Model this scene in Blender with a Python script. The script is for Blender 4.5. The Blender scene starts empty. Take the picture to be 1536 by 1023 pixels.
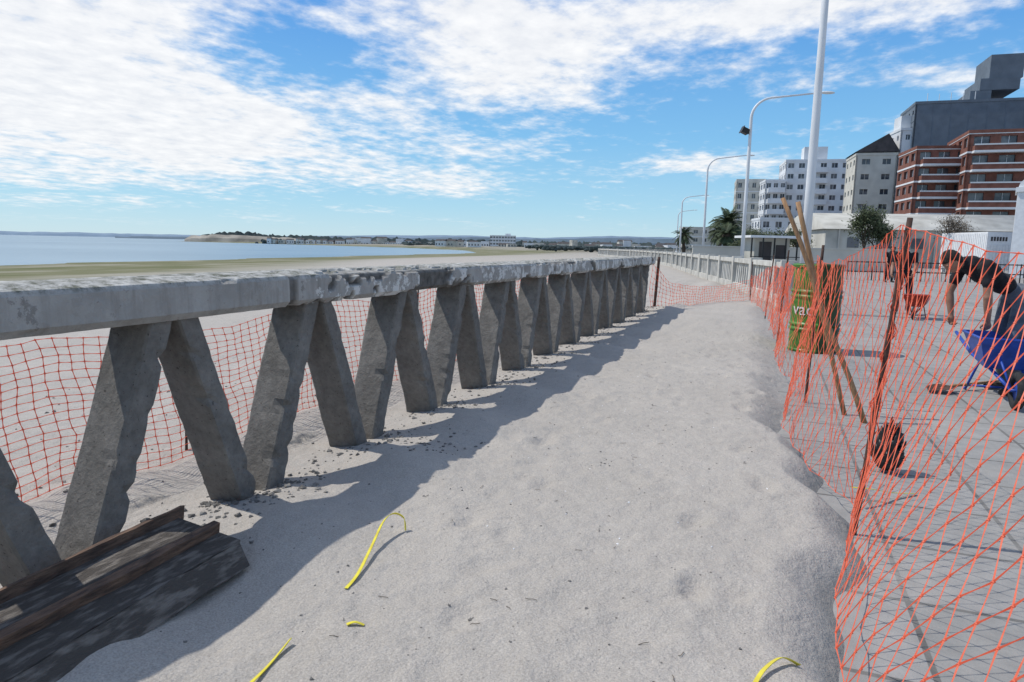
import bpy, math, random
import numpy as np
from mathutils import Vector, Matrix, Quaternion, noise
R = math.radians
random.seed(7)
scene = bpy.context.scene
scene.view_settings.view_transform = 'Standard'
scene.view_settings.look = 'None'
scene.view_settings.exposure = 0
HEAD = R(20.7)
sa, ca = math.sin(HEAD), math.cos(HEAD)
PZ = -0.150          # pavement level
def at(c, d):        # survey frame: c metres right, d metres ahead along the survey heading
    return (c*ca - d*sa, c*sa + d*ca)
def N3(x, y, z=0.0): return noise.noise(Vector((x, y, z)))
def sm(t):
    t = max(0.0, min(1.0, t)); return t*t*(3-2*t)

# ------------------------------------------------------------------ materials
def nt_new(name):
    m = bpy.data.materials.new(name); m.use_nodes = True
    nt = m.node_tree; b = nt.nodes['Principled BSDF']
    return m, nt, b
def mat(name, c1, c2=None, scale=8.0, rough=0.8, bump=0.0, bscale=None, metal=0.0, detail=4, lo=0.35, hi=0.65, spec=0.3, stretch=(1,1,1), bdist=0.02):
    m, nt, b = nt_new(name)
    b.inputs['Roughness'].default_value = rough
    b.inputs['Metallic'].default_value = metal
    b.inputs['Specular IOR Level'].default_value = spec
    g = nt.nodes.new('ShaderNodeNewGeometry')
    mp = nt.nodes.new('ShaderNodeMapping'); mp.inputs['Scale'].default_value = stretch
    nt.links.new(g.outputs['Position'], mp.inputs['Vector'])
    if c2 is None: c2 = tuple(x*0.8 for x in c1)
    n = nt.nodes.new('ShaderNodeTexNoise'); n.inputs['Scale'].default_value = scale; n.inputs['Detail'].default_value = detail
    nt.links.new(mp.outputs[0], n.inputs['Vector'])
    r = nt.nodes.new('ShaderNodeValToRGB')
    r.color_ramp.elements[0].position = lo; r.color_ramp.elements[1].position = hi
    r.color_ramp.elements[0].color = (*c2, 1); r.color_ramp.elements[1].color = (*c1, 1)
    nt.links.new(n.outputs['Fac'], r.inputs['Fac'])
    nt.links.new(r.outputs['Color'], b.inputs['Base Color'])
    if bump > 0:
        n2 = nt.nodes.new('ShaderNodeTexNoise'); n2.inputs['Scale'].default_value = bscale or scale*4; n2.inputs['Detail'].default_value = 5
        nt.links.new(mp.outputs[0], n2.inputs['Vector'])
        bu = nt.nodes.new('ShaderNodeBump'); bu.inputs['Strength'].default_value = bump; bu.inputs['Distance'].default_value = bdist
        nt.links.new(n2.outputs['Fac'], bu.inputs['Height']); nt.links.new(bu.outputs['Normal'], b.inputs['Normal'])
    return m

M = {}
M['orange'] = mat('orange_plastic', (0.92,0.25,0.14), (0.85,0.19,0.10), 30, 0.5)
nt_=M['orange'].node_tree; tr=nt_.nodes.new('ShaderNodeBsdfTranslucent'); tr.inputs[0].default_value=(1.0,.31,.18,1); mx=nt_.nodes.new('ShaderNodeMixShader'); mx.inputs[0].default_value=.4
nt_.links.new(nt_.nodes['Principled BSDF'].outputs[0],mx.inputs[1]); nt_.links.new(tr.outputs[0],mx.inputs[2]); nt_.links.new(mx.outputs[0],nt_.nodes['Material Output'].inputs[0])
M['rebar'] = mat('rusty_steel', (0.10,0.055,0.04), (0.05,0.03,0.025), 40, 0.8)
M['wood'] = mat('pole_wood', (0.42,0.25,0.13), (0.26,0.14,0.07), 12, 0.7, 0.3, stretch=(6,6,1))
M['plank'] = mat('old_plank', (0.20,0.125,0.085), (0.075,0.05,0.04), 9, 0.85, 0.6, stretch=(6,1,6))
M['board'] = mat('weathered_board', (0.08,0.07,0.062), (0.19,0.17,0.15), 8, 0.9, 0.7, lo=0.36, hi=0.52, stretch=(5,1.2,5))
M['green'] = mat('green_paint', (0.10,0.25,0.045), (0.06,0.16,0.03), 6, 0.4)
M['dgreen'] = mat('dark_green_with_shade', (0.02,0.045,0.018), (0.035,0.07,0.025), 6, 0.4)
M['white'] = mat('white_paint', (0.8,0.8,0.8), (0.7,0.7,0.7), 4, 0.6)
M['galv'] = mat('painted_pole', (0.74,0.75,0.76), (0.64,0.65,0.66), 3, 0.45, stretch=(1,1,.3))
M['yellow'] = mat('yellow_strap', (0.75,0.66,0.06), (0.6,0.5,0.05), 20, 0.5)
M['rubble'] = mat('rubble_stone', (0.24,0.23,0.215), (0.10,0.095,0.09), 15, 0.95, 0.5)
M['black'] = mat('black_plastic', (0.012,0.012,0.014), (0.03,0.03,0.03), 20, 0.4)
M['blue'] = mat('blue_steel', (0.03,0.09,0.45), (0.02,0.06,0.30), 9, 0.4)
M['red'] = mat('red_steel', (0.42,0.05,0.03), (0.28,0.03,0.02), 9, 0.4)
M['rubber'] = mat('rubber', (0.02,0.02,0.022), (0.04,0.04,0.04), 20, 0.8)
M['glass'] = mat('window_glass', (0.06,0.07,0.085), (0.16,0.17,0.18), 0.4, 0.15, spec=0.6, lo=.45, hi=.55)
M['brick'] = mat('brick_wall', (0.23,0.10,0.075), (0.17,0.07,0.05), 1.2, 0.9)
M['cream'] = mat('cream_render', (0.62,0.59,0.52), (0.5,0.475,0.42), 0.5, 0.9)
M['wht'] = mat('white_render', (0.72,0.73,0.74), (0.62,0.63,0.64), 0.4, 0.9)
M['grey'] = mat('dark_grey_cladding', (0.15,0.18,0.215), (0.12,0.145,0.175), 0.6, 0.7)
M['roofd'] = mat('dark_roof', (0.06,0.055,0.055), (0.09,0.08,0.08), 1, 0.9)
M['ware'] = mat('stained_render', (0.55,0.53,0.47), (0.33,0.32,0.28), 0.35, 0.95, lo=.3, hi=.6)
M['shadeblue'] = mat('blue_awning', (0.08,0.25,0.6), (0.06,0.2,0.5), 2, 0.7)
M['trunk'] = mat('bark', (0.10,0.075,0.055), (0.05,0.04,0.03), 9, 0.95, 0.5)
M['leaf'] = mat('leaf', (0.10,0.12,0.06), (0.05,0.065,0.03), 1.5, 0.8, lo=.4, hi=.6)
M['leafdry'] = mat('dry_twig', (0.18,0.15,0.12), (0.10,0.09,0.07), 2, 0.9)
M['palm'] = mat('palm_leaf', (0.07,0.095,0.045), (0.035,0.05,0.025), 1.5, 0.7)
M['skin'] = mat('skin', (0.36,0.19,0.125), (0.29,0.145,0.095), 12, 0.55)
M['hair'] = mat('hair', (0.015,0.012,0.01), (0.03,0.025,0.02), 60, 0.7, 0.5)
M['shirt'] = mat('black_cloth', (0.026,0.026,0.03), (0.014,0.014,0.017), 14, 0.95, 0.6, 12)
M['jeans'] = mat('grey_denim', (0.15,0.165,0.19), (0.09,0.10,0.12), 10, 0.95, 0.5, 14)
M['boot'] = mat('boot_leather', (0.05,0.04,0.035), (0.03,0.025,0.02), 20, 0.7)
M['logo'] = mat('red_print', (0.5,0.10,0.08), (0.4,0.06,0.05), 20, 0.8)
M['eye'] = mat('eye', (0.6,0.6,0.6), (0.5,0.5,0.5), 20, 0.3)
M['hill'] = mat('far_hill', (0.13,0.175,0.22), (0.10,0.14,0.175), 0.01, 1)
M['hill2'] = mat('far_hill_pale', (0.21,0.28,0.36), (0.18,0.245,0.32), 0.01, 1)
M['cliff'] = mat('pale_cliff', (0.42,0.38,0.32), (0.22,0.20,0.17), 0.06, 1)
M['ftree'] = mat('far_trees', (0.07,0.09,0.09), (0.04,0.055,0.055), 0.2, 1)
M['balus'] = mat('cream_concrete', (0.6,0.58,0.53), (0.42,0.40,0.36), 2.5, 0.85)

# ------------------------------------------------------------------ mesh builder
class MB:
    def __init__(s): s.v=[]; s.f=[]; s.m=[]
    def add(s, vs, fs, mi=0, T=None):
        o = len(s.v)
        if T is not None: vs = [T @ Vector(p) for p in vs]
        s.v += [tuple(p) for p in vs]
        s.f += [tuple(i+o for i in f) for f in fs]; s.m += [mi]*len(fs)
    def box(s, x0,x1,y0,y1,z0,z1, mi=0, T=None):
        vs=[(x0,y0,z0),(x1,y0,z0),(x1,y1,z0),(x0,y1,z0),(x0,y0,z1),(x1,y0,z1),(x1,y1,z1),(x0,y1,z1)]
        s.add(vs,[(0,3,2,1),(4,5,6,7),(0,1,5,4),(1,2,6,5),(2,3,7,6),(3,0,4,7)],mi,T)
    def hexa(s, b, t, mi=0, T=None):
        s.add(list(b)+list(t),[(0,3,2,1),(4,5,6,7),(0,1,5,4),(1,2,6,5),(2,3,7,6),(3,0,4,7)],mi,T)
    def tube(s, pts, rad, n=8, mi=0, T=None):
        pts=[Vector(p) for p in pts]
        if not hasattr(rad,'__len__'): rad=[rad]*len(pts)
        vs=[];fs=[]
        up=None
        for i,p in enumerate(pts):
            d=(pts[min(i+1,len(pts)-1)]-pts[max(i-1,0)]).normalized()
            if up is None:
                up = d.orthogonal().normalized()
            up=(up-d*up.dot(d)).normalized(); sd=d.cross(up)
            for k in range(n):
                a=2*math.pi*k/n
                vs.append(p+(up*math.cos(a)+sd*math.sin(a))*rad[i])
        for i in range(len(pts)-1):
            for k in range(n):
                fs.append((i*n+k,i*n+(k+1)%n,(i+1)*n+(k+1)%n,(i+1)*n+k))
        fs.append(tuple(range(n))[::-1]); fs.append(tuple((len(pts)-1)*n+k for k in range(n)))
        s.add(vs,fs,mi,T)
    def lathe(s, prof, n=32, mi=0, T=None):
        vs=[];fs=[]
        for r,z in prof:
            for k in range(n):
                a=2*math.pi*k/n; vs.append((r*math.cos(a),r*math.sin(a),z))
        for i in range(len(prof)-1):
            for k in range(n):
                fs.append((i*n+k,i*n+(k+1)%n,(i+1)*n+(k+1)%n,(i+1)*n+k))
        s.add(vs,fs,mi,T)
    def ball(s, c, r, mi=0, Q=None, nu=12, nv=8):
        if not hasattr(r,'__len__'): r=(r,r,r)
        c=Vector(c); vs=[];fs=[]
        for j in range(nv+1):
            t=math.pi*j/nv
            for k in range(nu):
                a=2*math.pi*k/nu
                p=Vector((r[0]*math.sin(t)*math.cos(a),r[1]*math.sin(t)*math.sin(a),r[2]*math.cos(t)))
                if Q is not None: p=Q@p
                vs.append(c+p)
        for j in range(nv):
            for k in range(nu):
                fs.append((j*nu+k,(j+1)*nu+k,(j+1)*nu+(k+1)%nu,j*nu+(k+1)%nu))
        s.add(vs,fs,mi)
    def obj(s, name, mats, parent=None, smooth=False, bevel=0):
        me=bpy.data.meshes.new(name); me.from_pydata(s.v,[],s.f)
        for m in mats: me.materials.append(m)
        me.polygons.foreach_set('material_index', s.m)
        if smooth: me.polygons.foreach_set('use_smooth',[True]*len(s.f))
        me.update()
        o=bpy.data.objects.new(name,me); scene.collection.objects.link(o)
        if parent: o.parent=parent
        if bevel:
            b=o.modifiers.new('bev','BEVEL'); b.width=bevel; b.segments=2; b.limit_method='ANGLE'
        return o
def empty(name, loc=(0,0,0), rz=0):
    e=bpy.data.objects.new(name,None); scene.collection.objects.link(e)
    e.location=loc; e.rotation_euler=(0,0,rz); e.empty_display_size=.2
    return e

# ------------------------------------------------------------------ ground
shore=[(-50,-3000),(-62,-200),(-70,0),(-80,51),(-95,150),(-107,235),(-150,320),(-228,395),(-413,485),(-546,520),(-600,560),(-560,700),(-900,1500),(-1500,9000)]
land=shore+[(9000,9000),(9000,-3000)]
def seg_dist(X,Y,pts):
    d=np.full(X.shape,1e9)
    for (ax,ay),(bx,by) in zip(pts[:-1],pts[1:]):
        dx,dy=bx-ax,by-ay; L=dx*dx+dy*dy
        t=np.clip(((X-ax)*dx+(Y-ay)*dy)/L,0,1)
        d=np.minimum(d,np.hypot(X-ax-t*dx,Y-ay-t*dy))
    return d
def inside(X,Y,poly):
    r=np.zeros(X.shape,bool); n=len(poly)
    for i in range(n):
        x1,y1=poly[i]; x2,y2=poly[(i+1)%n]
        if y1==y2: continue
        c=((y1>Y)!=(y2>Y))&(X<(x2-x1)*(Y-y1)/(y2-y1)+x1)
        r^=c
    return r
edgeY=[-50,0,1,2.3,3.0,3.8,4.6,5.3,6.0,8,12,16,19,51,85,107,130,175,220,400]
edgeX=[.5,.5,.42,.30,.34,.44,.32,.16,.12,.15,.1,-.1,.2,-6.8,-16.5,-26,-30,-28,-20,20]
SP=1.034
Y0=2.28
XR=-2.40
def axis(lo,hi,st,g,far):
    a=list(np.arange(lo,hi,st))
    s=st; x=a[-1]
    while x<far: s*=g; x+=s; a.append(x)
    s=st; x=a[0]; pre=[]
    while x>-far: s*=g; x-=s; pre.append(x)
    return np.array(pre[::-1]+a)
xs=axis(-3.6,0.9,.032,1.07,9000); ys=axis(0.8,8.0,.032,1.055,9000)
ys=ys[ys>-2500]
X,Y=np.meshgrid(xs,ys)
d=seg_dist(X,Y,shore); ins=inside(X,Y,land)
d2=np.where(ins,d,-d)
t=np.clip(d/72,0,1); 
Z=np.where(ins,-2+2*(t*t*(3-2*t)),-2-np.minimum(d*.04,6))
xe=np.interp(Y,edgeY,edgeX)+.05*np.sin(Y*4.1)+.03*np.sin(Y*9.7+1)
wid=np.interp(Y,[0,3,5,9,20],[.42,.34,.30,.6,.8])
te=np.clip((X-xe+wid*.6)/wid,0,1); te=te*te*(3-2*te)
Z=Z-(-PZ+.03)*te*(d>60)*ins
random.seed(11)
dim=[]
for _ in range(120):
    dim.append((random.uniform(-1.7,.05),random.uniform(1.6,13),random.uniform(.035,.08),random.uniform(.004,.014),random.uniform(0,3.1)))
for s_ in range(15):
    dim.append((-.30+.10*(-1)**s_+.3*math.sin(s_*.45),2.6+s_*.66+random.uniform(-.06,.06),random.uniform(.045,.06),random.uniform(.014,.026),random.uniform(1.2,1.9)))
for s_ in range(12):
    dim.append((-1.05+.11*(-1)**s_-.2*math.sin(s_*.5),2.1+s_*.70+random.uniform(-.06,.06),random.uniform(.045,.06),random.uniform(.010,.020),random.uniform(1.3,1.8)))
flat=Z.ravel().copy(); fx=X.ravel(); fy=Y.ravel(); tf=te.ravel()
near=np.where((fx>-12)&(fx<1.2)&(fy>-1)&(fy<30))[0]
for i in near:
    x=fx[i]; y=fy[i]
    z=.030*N3(x*.8,y*.55,1)+.010*N3(x*2.5,y*2.0,5)+.007*N3(x*7,y*6,8)+.0045*N3(x*14,y*11,3)
    w=math.exp(-((x+1.98)/.40)**2)
    z+=.040*w*math.cos(2*math.pi*(y-(Y0+.32)+.45*(x+2.4))/SP)+.02*w
    b=math.exp(-((x+2.75)/.35)**2)
    z+=-.04*b
    if x<-2.9: z+=.05*N3(x*1.5,y*1.5,9)+.025*N3(x*5,y*5,9)
    z*= (1-.9*tf[i])
    flat[i]+=z
for (cx_,cy_,r_,h_,an_) in dim:
    m=np.where((abs(fx-cx_)<.4)&(abs(fy-cy_)<.5)&(tf<.1))[0]
    ux=(fx[m]-cx_)*math.cos(an_)+(fy[m]-cy_)*math.sin(an_); uy=-(fx[m]-cx_)*math.sin(an_)+(fy[m]-cy_)*math.cos(an_)
    dx=ux/(r_*1.9); dy=uy/r_; q=dx*dx+dy*dy
    q=q*(1+.35*np.sin(ux*60+cx_*9)*np.sin(uy*47+cy_))
    flat[m]+=-h_*np.exp(-q*q)+h_*.4*np.exp(-((np.sqrt(np.abs(q))-1.5)/.4)**2)
Zf=flat
nx,ny=len(xs),len(ys)
verts=np.stack([fx,fy,Zf],1)
idx=np.arange(nx*ny).reshape(ny,nx)
faces=np.stack([idx[:-1,:-1].ravel(),idx[:-1,1:].ravel(),idx[1:,1:].ravel(),idx[1:,:-1].ravel()],1)
me=bpy.data.meshes.new('sand_ground'); me.from_pydata(verts.tolist(),[],faces.tolist())
me.polygons.foreach_set('use_smooth',[True]*len(me.polygons))
col=me.color_attributes.new('zone','FLOAT_COLOR','POINT')
green=np.clip((42+8*np.sin(fy*.05)-d2.ravel())/14,0,1)
bank_dark=np.clip((tf-.35)*2.2,0,1)*np.clip((7-fy)/2,0,1)*np.clip((fy+1),0,1)  # darkens the sand along the drop to the pavement
far=np.clip((np.hypot(fx,fy)-60)/200,0,1)
arr=np.stack([green,bank_dark,far,np.ones_like(bank_dark)],1).astype(np.float32)
col.data.foreach_set('color',arr.ravel())
ground=bpy.data.objects.new('sand_ground',me); scene.collection.objects.link(ground)
def gz(x,y):
    i=min(max(np.searchsorted(xs,x)-1,0),nx-2); j=min(max(np.searchsorted(ys,y)-1,0),ny-2)
    u=(x-xs[i])/(xs[i+1]-xs[i]); v=(y-ys[j])/(ys[j+1]-ys[j]); G=Zf
    a=G[j*nx+i]*(1-u)+G[j*nx+i+1]*u; b=G[(j+1)*nx+i]*(1-u)+G[(j+1)*nx+i+1]*u
    return float(a*(1-v)+b*v)
def gnd(x,y): return max(gz(x,y), PZ if x>float(np.interp(y,edgeY,edgeX))-.3 else -99)

m,nt,b=nt_new('sand')
L=nt.links.new; nd=nt.nodes.new
def noise_node(nt,scale,detail=6,vec=None,rough=.55):
    n=nt.nodes.new('ShaderNodeTexNoise'); n.inputs['Scale'].default_value=scale; n.inputs['Detail'].default_value=detail; n.inputs['Roughness'].default_value=rough
    if vec is not None: nt.links.new(vec,n.inputs['Vector'])
    return n
def ramp(nt,src,e):
    r=nt.nodes.new('ShaderNodeValToRGB')
    while len(r.color_ramp.elements)<len(e): r.color_ramp.elements.new(.5)
    for el,(p,c) in zip(r.color_ramp.elements,e): el.position=p; el.color=(*c,1) if len(c)==3 else c
    nt.links.new(src,r.inputs['Fac']); return r
def mixc(nt,fac,a,bb,bt='MIX'):
    x=nt.nodes.new('ShaderNodeMix'); x.data_type='RGBA'; x.blend_type=bt
    if isinstance(fac,(int,float)): x.inputs[0].default_value=fac
    else: nt.links.new(fac,x.inputs[0])
    for s_,i in ((a,6),(bb,7)):
        if isinstance(s_,tuple): x.inputs[i].default_value=(*s_,1)
        else: nt.links.new(s_,x.inputs[i])
    return x.outputs[2]
geo=nd('ShaderNodeNewGeometry'); P=geo.outputs['Position']
big=noise_node(nt,.9,5,P); c=ramp(nt,big.outputs['Fac'],[(.3,(.37,.34,.305)),(.7,(.455,.42,.38))]).outputs['Color']
md=noise_node(nt,9,5,P,.65); c=mixc(nt,.22,c,ramp(nt,md.outputs['Fac'],[(.35,(.28,.255,.225)),(.65,(.50,.465,.42))]).outputs['Color'])
fine=noise_node(nt,150,3,P); c=mixc(nt,.38,c,ramp(nt,fine.outputs['Fac'],[(.3,(.20,.185,.165)),(.7,(.62,.58,.53))]).outputs['Color'])
vor=nd('ShaderNodeTexVoronoi'); vor.inputs['Scale'].default_value=16; L(P,vor.inputs['Vector'])
cl=noise_node(nt,1.7,4,P)
spk=ramp(nt,vor.outputs['Distance'],[(.05,(1,1,1)),(.10,(0,0,0))]).outputs['Color']
clr=ramp(nt,cl.outputs['Fac'],[(.48,(0,0,0)),(.60,(1,1,1))]).outputs['Color']
c=mixc(nt,mixc(nt,1.0,spk,clr,'MULTIPLY'),c,(.13,.12,.11))
za=nd('ShaderNodeAttribute'); za.attribute_name='zone'; sp=nd('ShaderNodeSeparateColor'); L(za.outputs['Color'],sp.inputs[0])
gn=noise_node(nt,.12,6,P)
gc=ramp(nt,gn.outputs['Fac'],[(.35,(.12,.13,.06)),(.5,(.18,.175,.10)),(.65,(.27,.255,.19))]).outputs['Color']
c=mixc(nt,sp.outputs[2],c,(.28,.26,.215))
c=mixc(nt,sp.outputs[0],c,gc)
c=mixc(nt,sp.outputs[1],c,mixc(nt,.6,c,(.13,.125,.12)))
L(c,b.inputs['Base Color']); b.inputs['Roughness'].default_value=.95; b.inputs['Specular IOR Level'].default_value=.1
h1=noise_node(nt,13,6,P,.64); bu=nd('ShaderNodeBump'); bu.inputs['Strength'].default_value=.8; bu.inputs['Distance'].default_value=.03; L(h1.outputs['Fac'],bu.inputs['Height'])
h2=noise_node(nt,120,3,P,.6); bu2=nd('ShaderNodeBump'); bu2.inputs['Strength'].default_value=.55; bu2.inputs['Distance'].default_value=.005; L(h2.outputs['Fac'],bu2.inputs['Height']); L(bu.outputs['Normal'],bu2.inputs['Normal'])
L(bu2.outputs['Normal'],b.inputs['Normal'])
me.materials.append(m)

# pavement sheet
ed=[(x-.6,y) for x,y in zip(edgeX,edgeY)]
pv=[(x,y,PZ) for x,y in ed]+[(x+900 if y>100 else 300,y,PZ) for x,y in ed]
k=len(ed)
mb=MB(); mb.add(pv,[(i,k+i,k+i+1,i+1) for i in range(k-1)])
m,nt,b=nt_new('paving'); L=nt.links.new; nd=nt.nodes.new
geo=nd('ShaderNodeNewGeometry'); P=geo.outputs['Position']
bt=nd('ShaderNodeTexBrick'); bt.offset=0; bt.inputs['Scale'].default_value=1; bt.inputs['Brick Width'].default_value=.62; bt.inputs['Row Height'].default_value=.62
bt.inputs['Mortar Size'].default_value=.014; bt.inputs['Mortar Smooth'].default_value=.3
bt.inputs['Color1'].default_value=(.25,.245,.235,1); bt.inputs['Color2'].default_value=(.31,.30,.29,1); bt.inputs['Mortar'].default_value=(.08,.077,.073,1)
L(P,bt.inputs['Vector'])
n1=noise_node(nt,.8,6,P,.65); du=ramp(nt,n1.outputs['Fac'],[(.44,(0,0,0)),(.66,(.85,.85,.85))]).outputs['Color']
c=mixc(nt,du,bt.outputs['Color'],(.37,.345,.315))
n2=noise_node(nt,7,5,P,.7); c=mixc(nt,.35,c,ramp(nt,n2.outputs['Fac'],[(.3,(.15,.15,.145)),(.7,(.38,.37,.35))]).outputs['Color'])
L(c,b.inputs['Base Color']); b.inputs['Roughness'].default_value=.9; b.inputs['Specular IOR Level'].default_value=.2
n3=noise_node(nt,60,4,P,.6); bu=nd('ShaderNodeBump'); bu.inputs['Strength'].default_value=.4; bu.inputs['Distance'].default_value=.006; L(n3.outputs['Fac'],bu.inputs['Height']); L(bu.outputs['Normal'],b.inputs['Normal'])
mb.obj('pavement',[m])

# sea
m,nt,b=nt_new('sea_water'); L=nt.links.new; nd=nt.nodes.new
geo=nd('ShaderNodeNewGeometry'); P=geo.outputs['Position']
n1=noise_node(nt,.012,5,P); c=ramp(nt,n1.outputs['Fac'],[(.35,(.12,.22,.29)),(.65,(.20,.31,.38))]).outputs['Color']
L(c,b.inputs['Base Color']); b.inputs['Roughness'].default_value=.35
n2=noise_node(nt,1.2,4,P); bu=nd('ShaderNodeBump'); bu.inputs['Strength'].default_value=.6; bu.inputs['Distance'].default_value=.25; L(n2.outputs['Fac'],bu.inputs['Height']); L(bu.outputs['Normal'],b.inputs['Normal'])
mb=MB(); mb.add([(-40000,-20000,-2),(200,-20000,-2),(200,45000,-2),(-40000,45000,-2)],[(0,1,2,3)]); mb.obj('sea',[m])

# ------------------------------------------------------------------ zig-zag balustrade
def concrete(name, paint=False):
    m,nt,b=nt_new(name); L=nt.links.new; nd=nt.nodes.new
    geo=nd('ShaderNodeNewGeometry'); P=geo.outputs['Position']
    n1=noise_node(nt,3.5,6,P,.65)
    if paint:
        c=ramp(nt,n1.outputs['Fac'],[(.3,(.29,.275,.255)),(.65,(.41,.395,.37))]).outputs['Color']
        n5=noise_node(nt,7,7,P,.75); fl=ramp(nt,n5.outputs['Fac'],[(.60,(0,0,0)),(.63,(1,1,1))]).outputs['Color']
        c=mixc(nt,mixc(nt,1.0,fl,(.6,.6,.6),'MULTIPLY'),c,(.16,.15,.14))
        # rain streaks down the face
        mp=nd('ShaderNodeMapping'); mp.inputs['Scale'].default_value=(1,1,.12); L(P,mp.inputs['Vector'])
        ns=noise_node(nt,11,5,mp.outputs[0],.7); c=mixc(nt,mixc(nt,1.0,ramp(nt,ns.outputs['Fac'],[(.50,(0,0,0)),(.68,(1,1,1))]).outputs['Color'],(.5,.5,.5),'MULTIPLY'),c,(.20,.185,.165))
        at_=nd('ShaderNodeAttribute'); at_.attribute_name='spall'
        sc=nd('ShaderNodeSeparateColor'); L(at_.outputs['Color'],sc.inputs[0])
        n8=noise_node(nt,6,6,P,.72); wf=ramp(nt,n8.outputs['Fac'],[(.51,(0,0,0)),(.53,(1,1,1))]).outputs['Color']
        wf2=mixc(nt,1.0,wf,sc.outputs[2],'MULTIPLY')
        c=mixc(nt,wf2,c,(.62,.61,.58))
        n6=noise_node(nt,16,5,P); c=mixc(nt,sc.outputs[0],c,ramp(nt,n6.outputs['Fac'],[(.3,(.07,.065,.06)),(.7,(.18,.17,.155))]).outputs['Color'])
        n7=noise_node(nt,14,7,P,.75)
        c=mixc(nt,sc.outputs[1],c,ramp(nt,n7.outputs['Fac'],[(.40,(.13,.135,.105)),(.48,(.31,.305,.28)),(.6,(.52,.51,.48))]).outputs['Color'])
    else:
        c=ramp(nt,n1.outputs['Fac'],[(.3,(.115,.108,.096)),(.5,(.17,.16,.145)),(.7,(.26,.245,.222))]).outputs['Color']
        n5=noise_node(nt,26,6,P,.7); c=mixc(nt,.35,c,ramp(nt,n5.outputs['Fac'],[(.3,(.08,.075,.07)),(.7,(.29,.275,.255))]).outputs['Color'])
        n9=noise_node(nt,60,3,P,.6); c=mixc(nt,ramp(nt,n9.outputs['Fac'],[(.30,(.8,.8,.8)),(.36,(0,0,0))]).outputs['Color'],c,(.05,.047,.043))
    L(c,b.inputs['Base Color']); b.inputs['Roughness'].default_value=.92; b.inputs['Specular IOR Level'].default_value=.15
    h=noise_node(nt,28,7,P,.70); bu=nd('ShaderNodeBump'); bu.inputs['Strength'].default_value=.85; bu.inputs['Distance'].default_value=.013; L(h.outputs['Fac'],bu.inputs['Height']); L(bu.outputs['Normal'],b.inputs['Normal'])
    return m
MC=concrete('bare_concrete'); MP=concrete('flaking_paint_concrete',True)
rail=empty('concrete_balustrade')
prof=[]
W_=.36; zb,ztop=.935,1.10
def lerp(a,b,t): return a+(b-a)*t
corners=[(0,zb+.03),(0.0,zb+.06),(0.0,ztop-.02),(-.012,ztop),(-.10,ztop+.018),(-.26,ztop+.020),(-W_+.01,ztop+.01),(-W_,ztop-.02),(-W_,zb+.04),(-W_+.03,zb),(-.03,zb)]
for i in range(len(corners)):
    a=corners[i]; q=corners[(i+1)%len(corners)]
    L_=math.hypot(a[0]-q[0],a[1]-q[1]); n=max(1,int(L_/.017))
    for k in range(n): prof.append((lerp(a[0],q[0],k/n),lerp(a[1],q[1],k/n)))
yy=np.arange(-1.2,15.1,.020)
vs=[];sp_=[]
npf=len(prof)
for y in yy:
    for (px_,pz_) in prof:
        n=N3(px_*3,y*1.6,pz_*3+2); n2=N3(px_*16,y*14,pz_*16); n4=N3(px_*6,y*4.5+9,pz_*6)
        base=sm((y-3.4)/.4)*sm((5.6-y)/.5)*.42 + sm((y-6.2)/.6)*.16 - sm((2.9-y)/.4)*.12
        edge_=max(0,1-min(abs(pz_-zb)/.05, abs(pz_-ztop)/.03 if px_>-.05 else 9))*.24
        vv=n*.9+n4*.40+n2*.35+base+edge_-.45
        joint=1 if abs(y-3.02-.015*n2)<.035 and n>-.6 else 0
        s_=sm(vv/.06)
        if joint: s_=max(s_,.85)
        if pz_>ztop+.0 and px_<-.02: s_*=.6
        dep=.024*s_+.003*n2+.003*n4
        cx_,cz_=-W_/2,(zb+ztop)/2
        l=math.hypot(px_-cx_,pz_-cz_)
        vs.append((XR+px_-(px_-cx_)/l*dep,y,pz_-(pz_-cz_)/l*dep+.004*N3(1,y*.8,3)))
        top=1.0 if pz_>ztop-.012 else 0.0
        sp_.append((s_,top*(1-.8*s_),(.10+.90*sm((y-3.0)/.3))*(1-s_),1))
fs=[]
for i in range(len(yy)-1):
    for k in range(npf):
        fs.append((i*npf+k,i*npf+(k+1)%npf,(i+1)*npf+(k+1)%npf,(i+1)*npf+k))
fs.append(tuple(range(npf))); fs.append(tuple((len(yy)-1)*npf+k for k in range(npf))[::-1])
mb=MB(); mb.add(vs,fs); o=mb.obj('top_beam',[MP],rail)
ca_=o.data.color_attributes.new('spall','FLOAT_COLOR','POINT'); ca_.data.foreach_set('color',np.array(sp_,np.float32).ravel())
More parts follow.
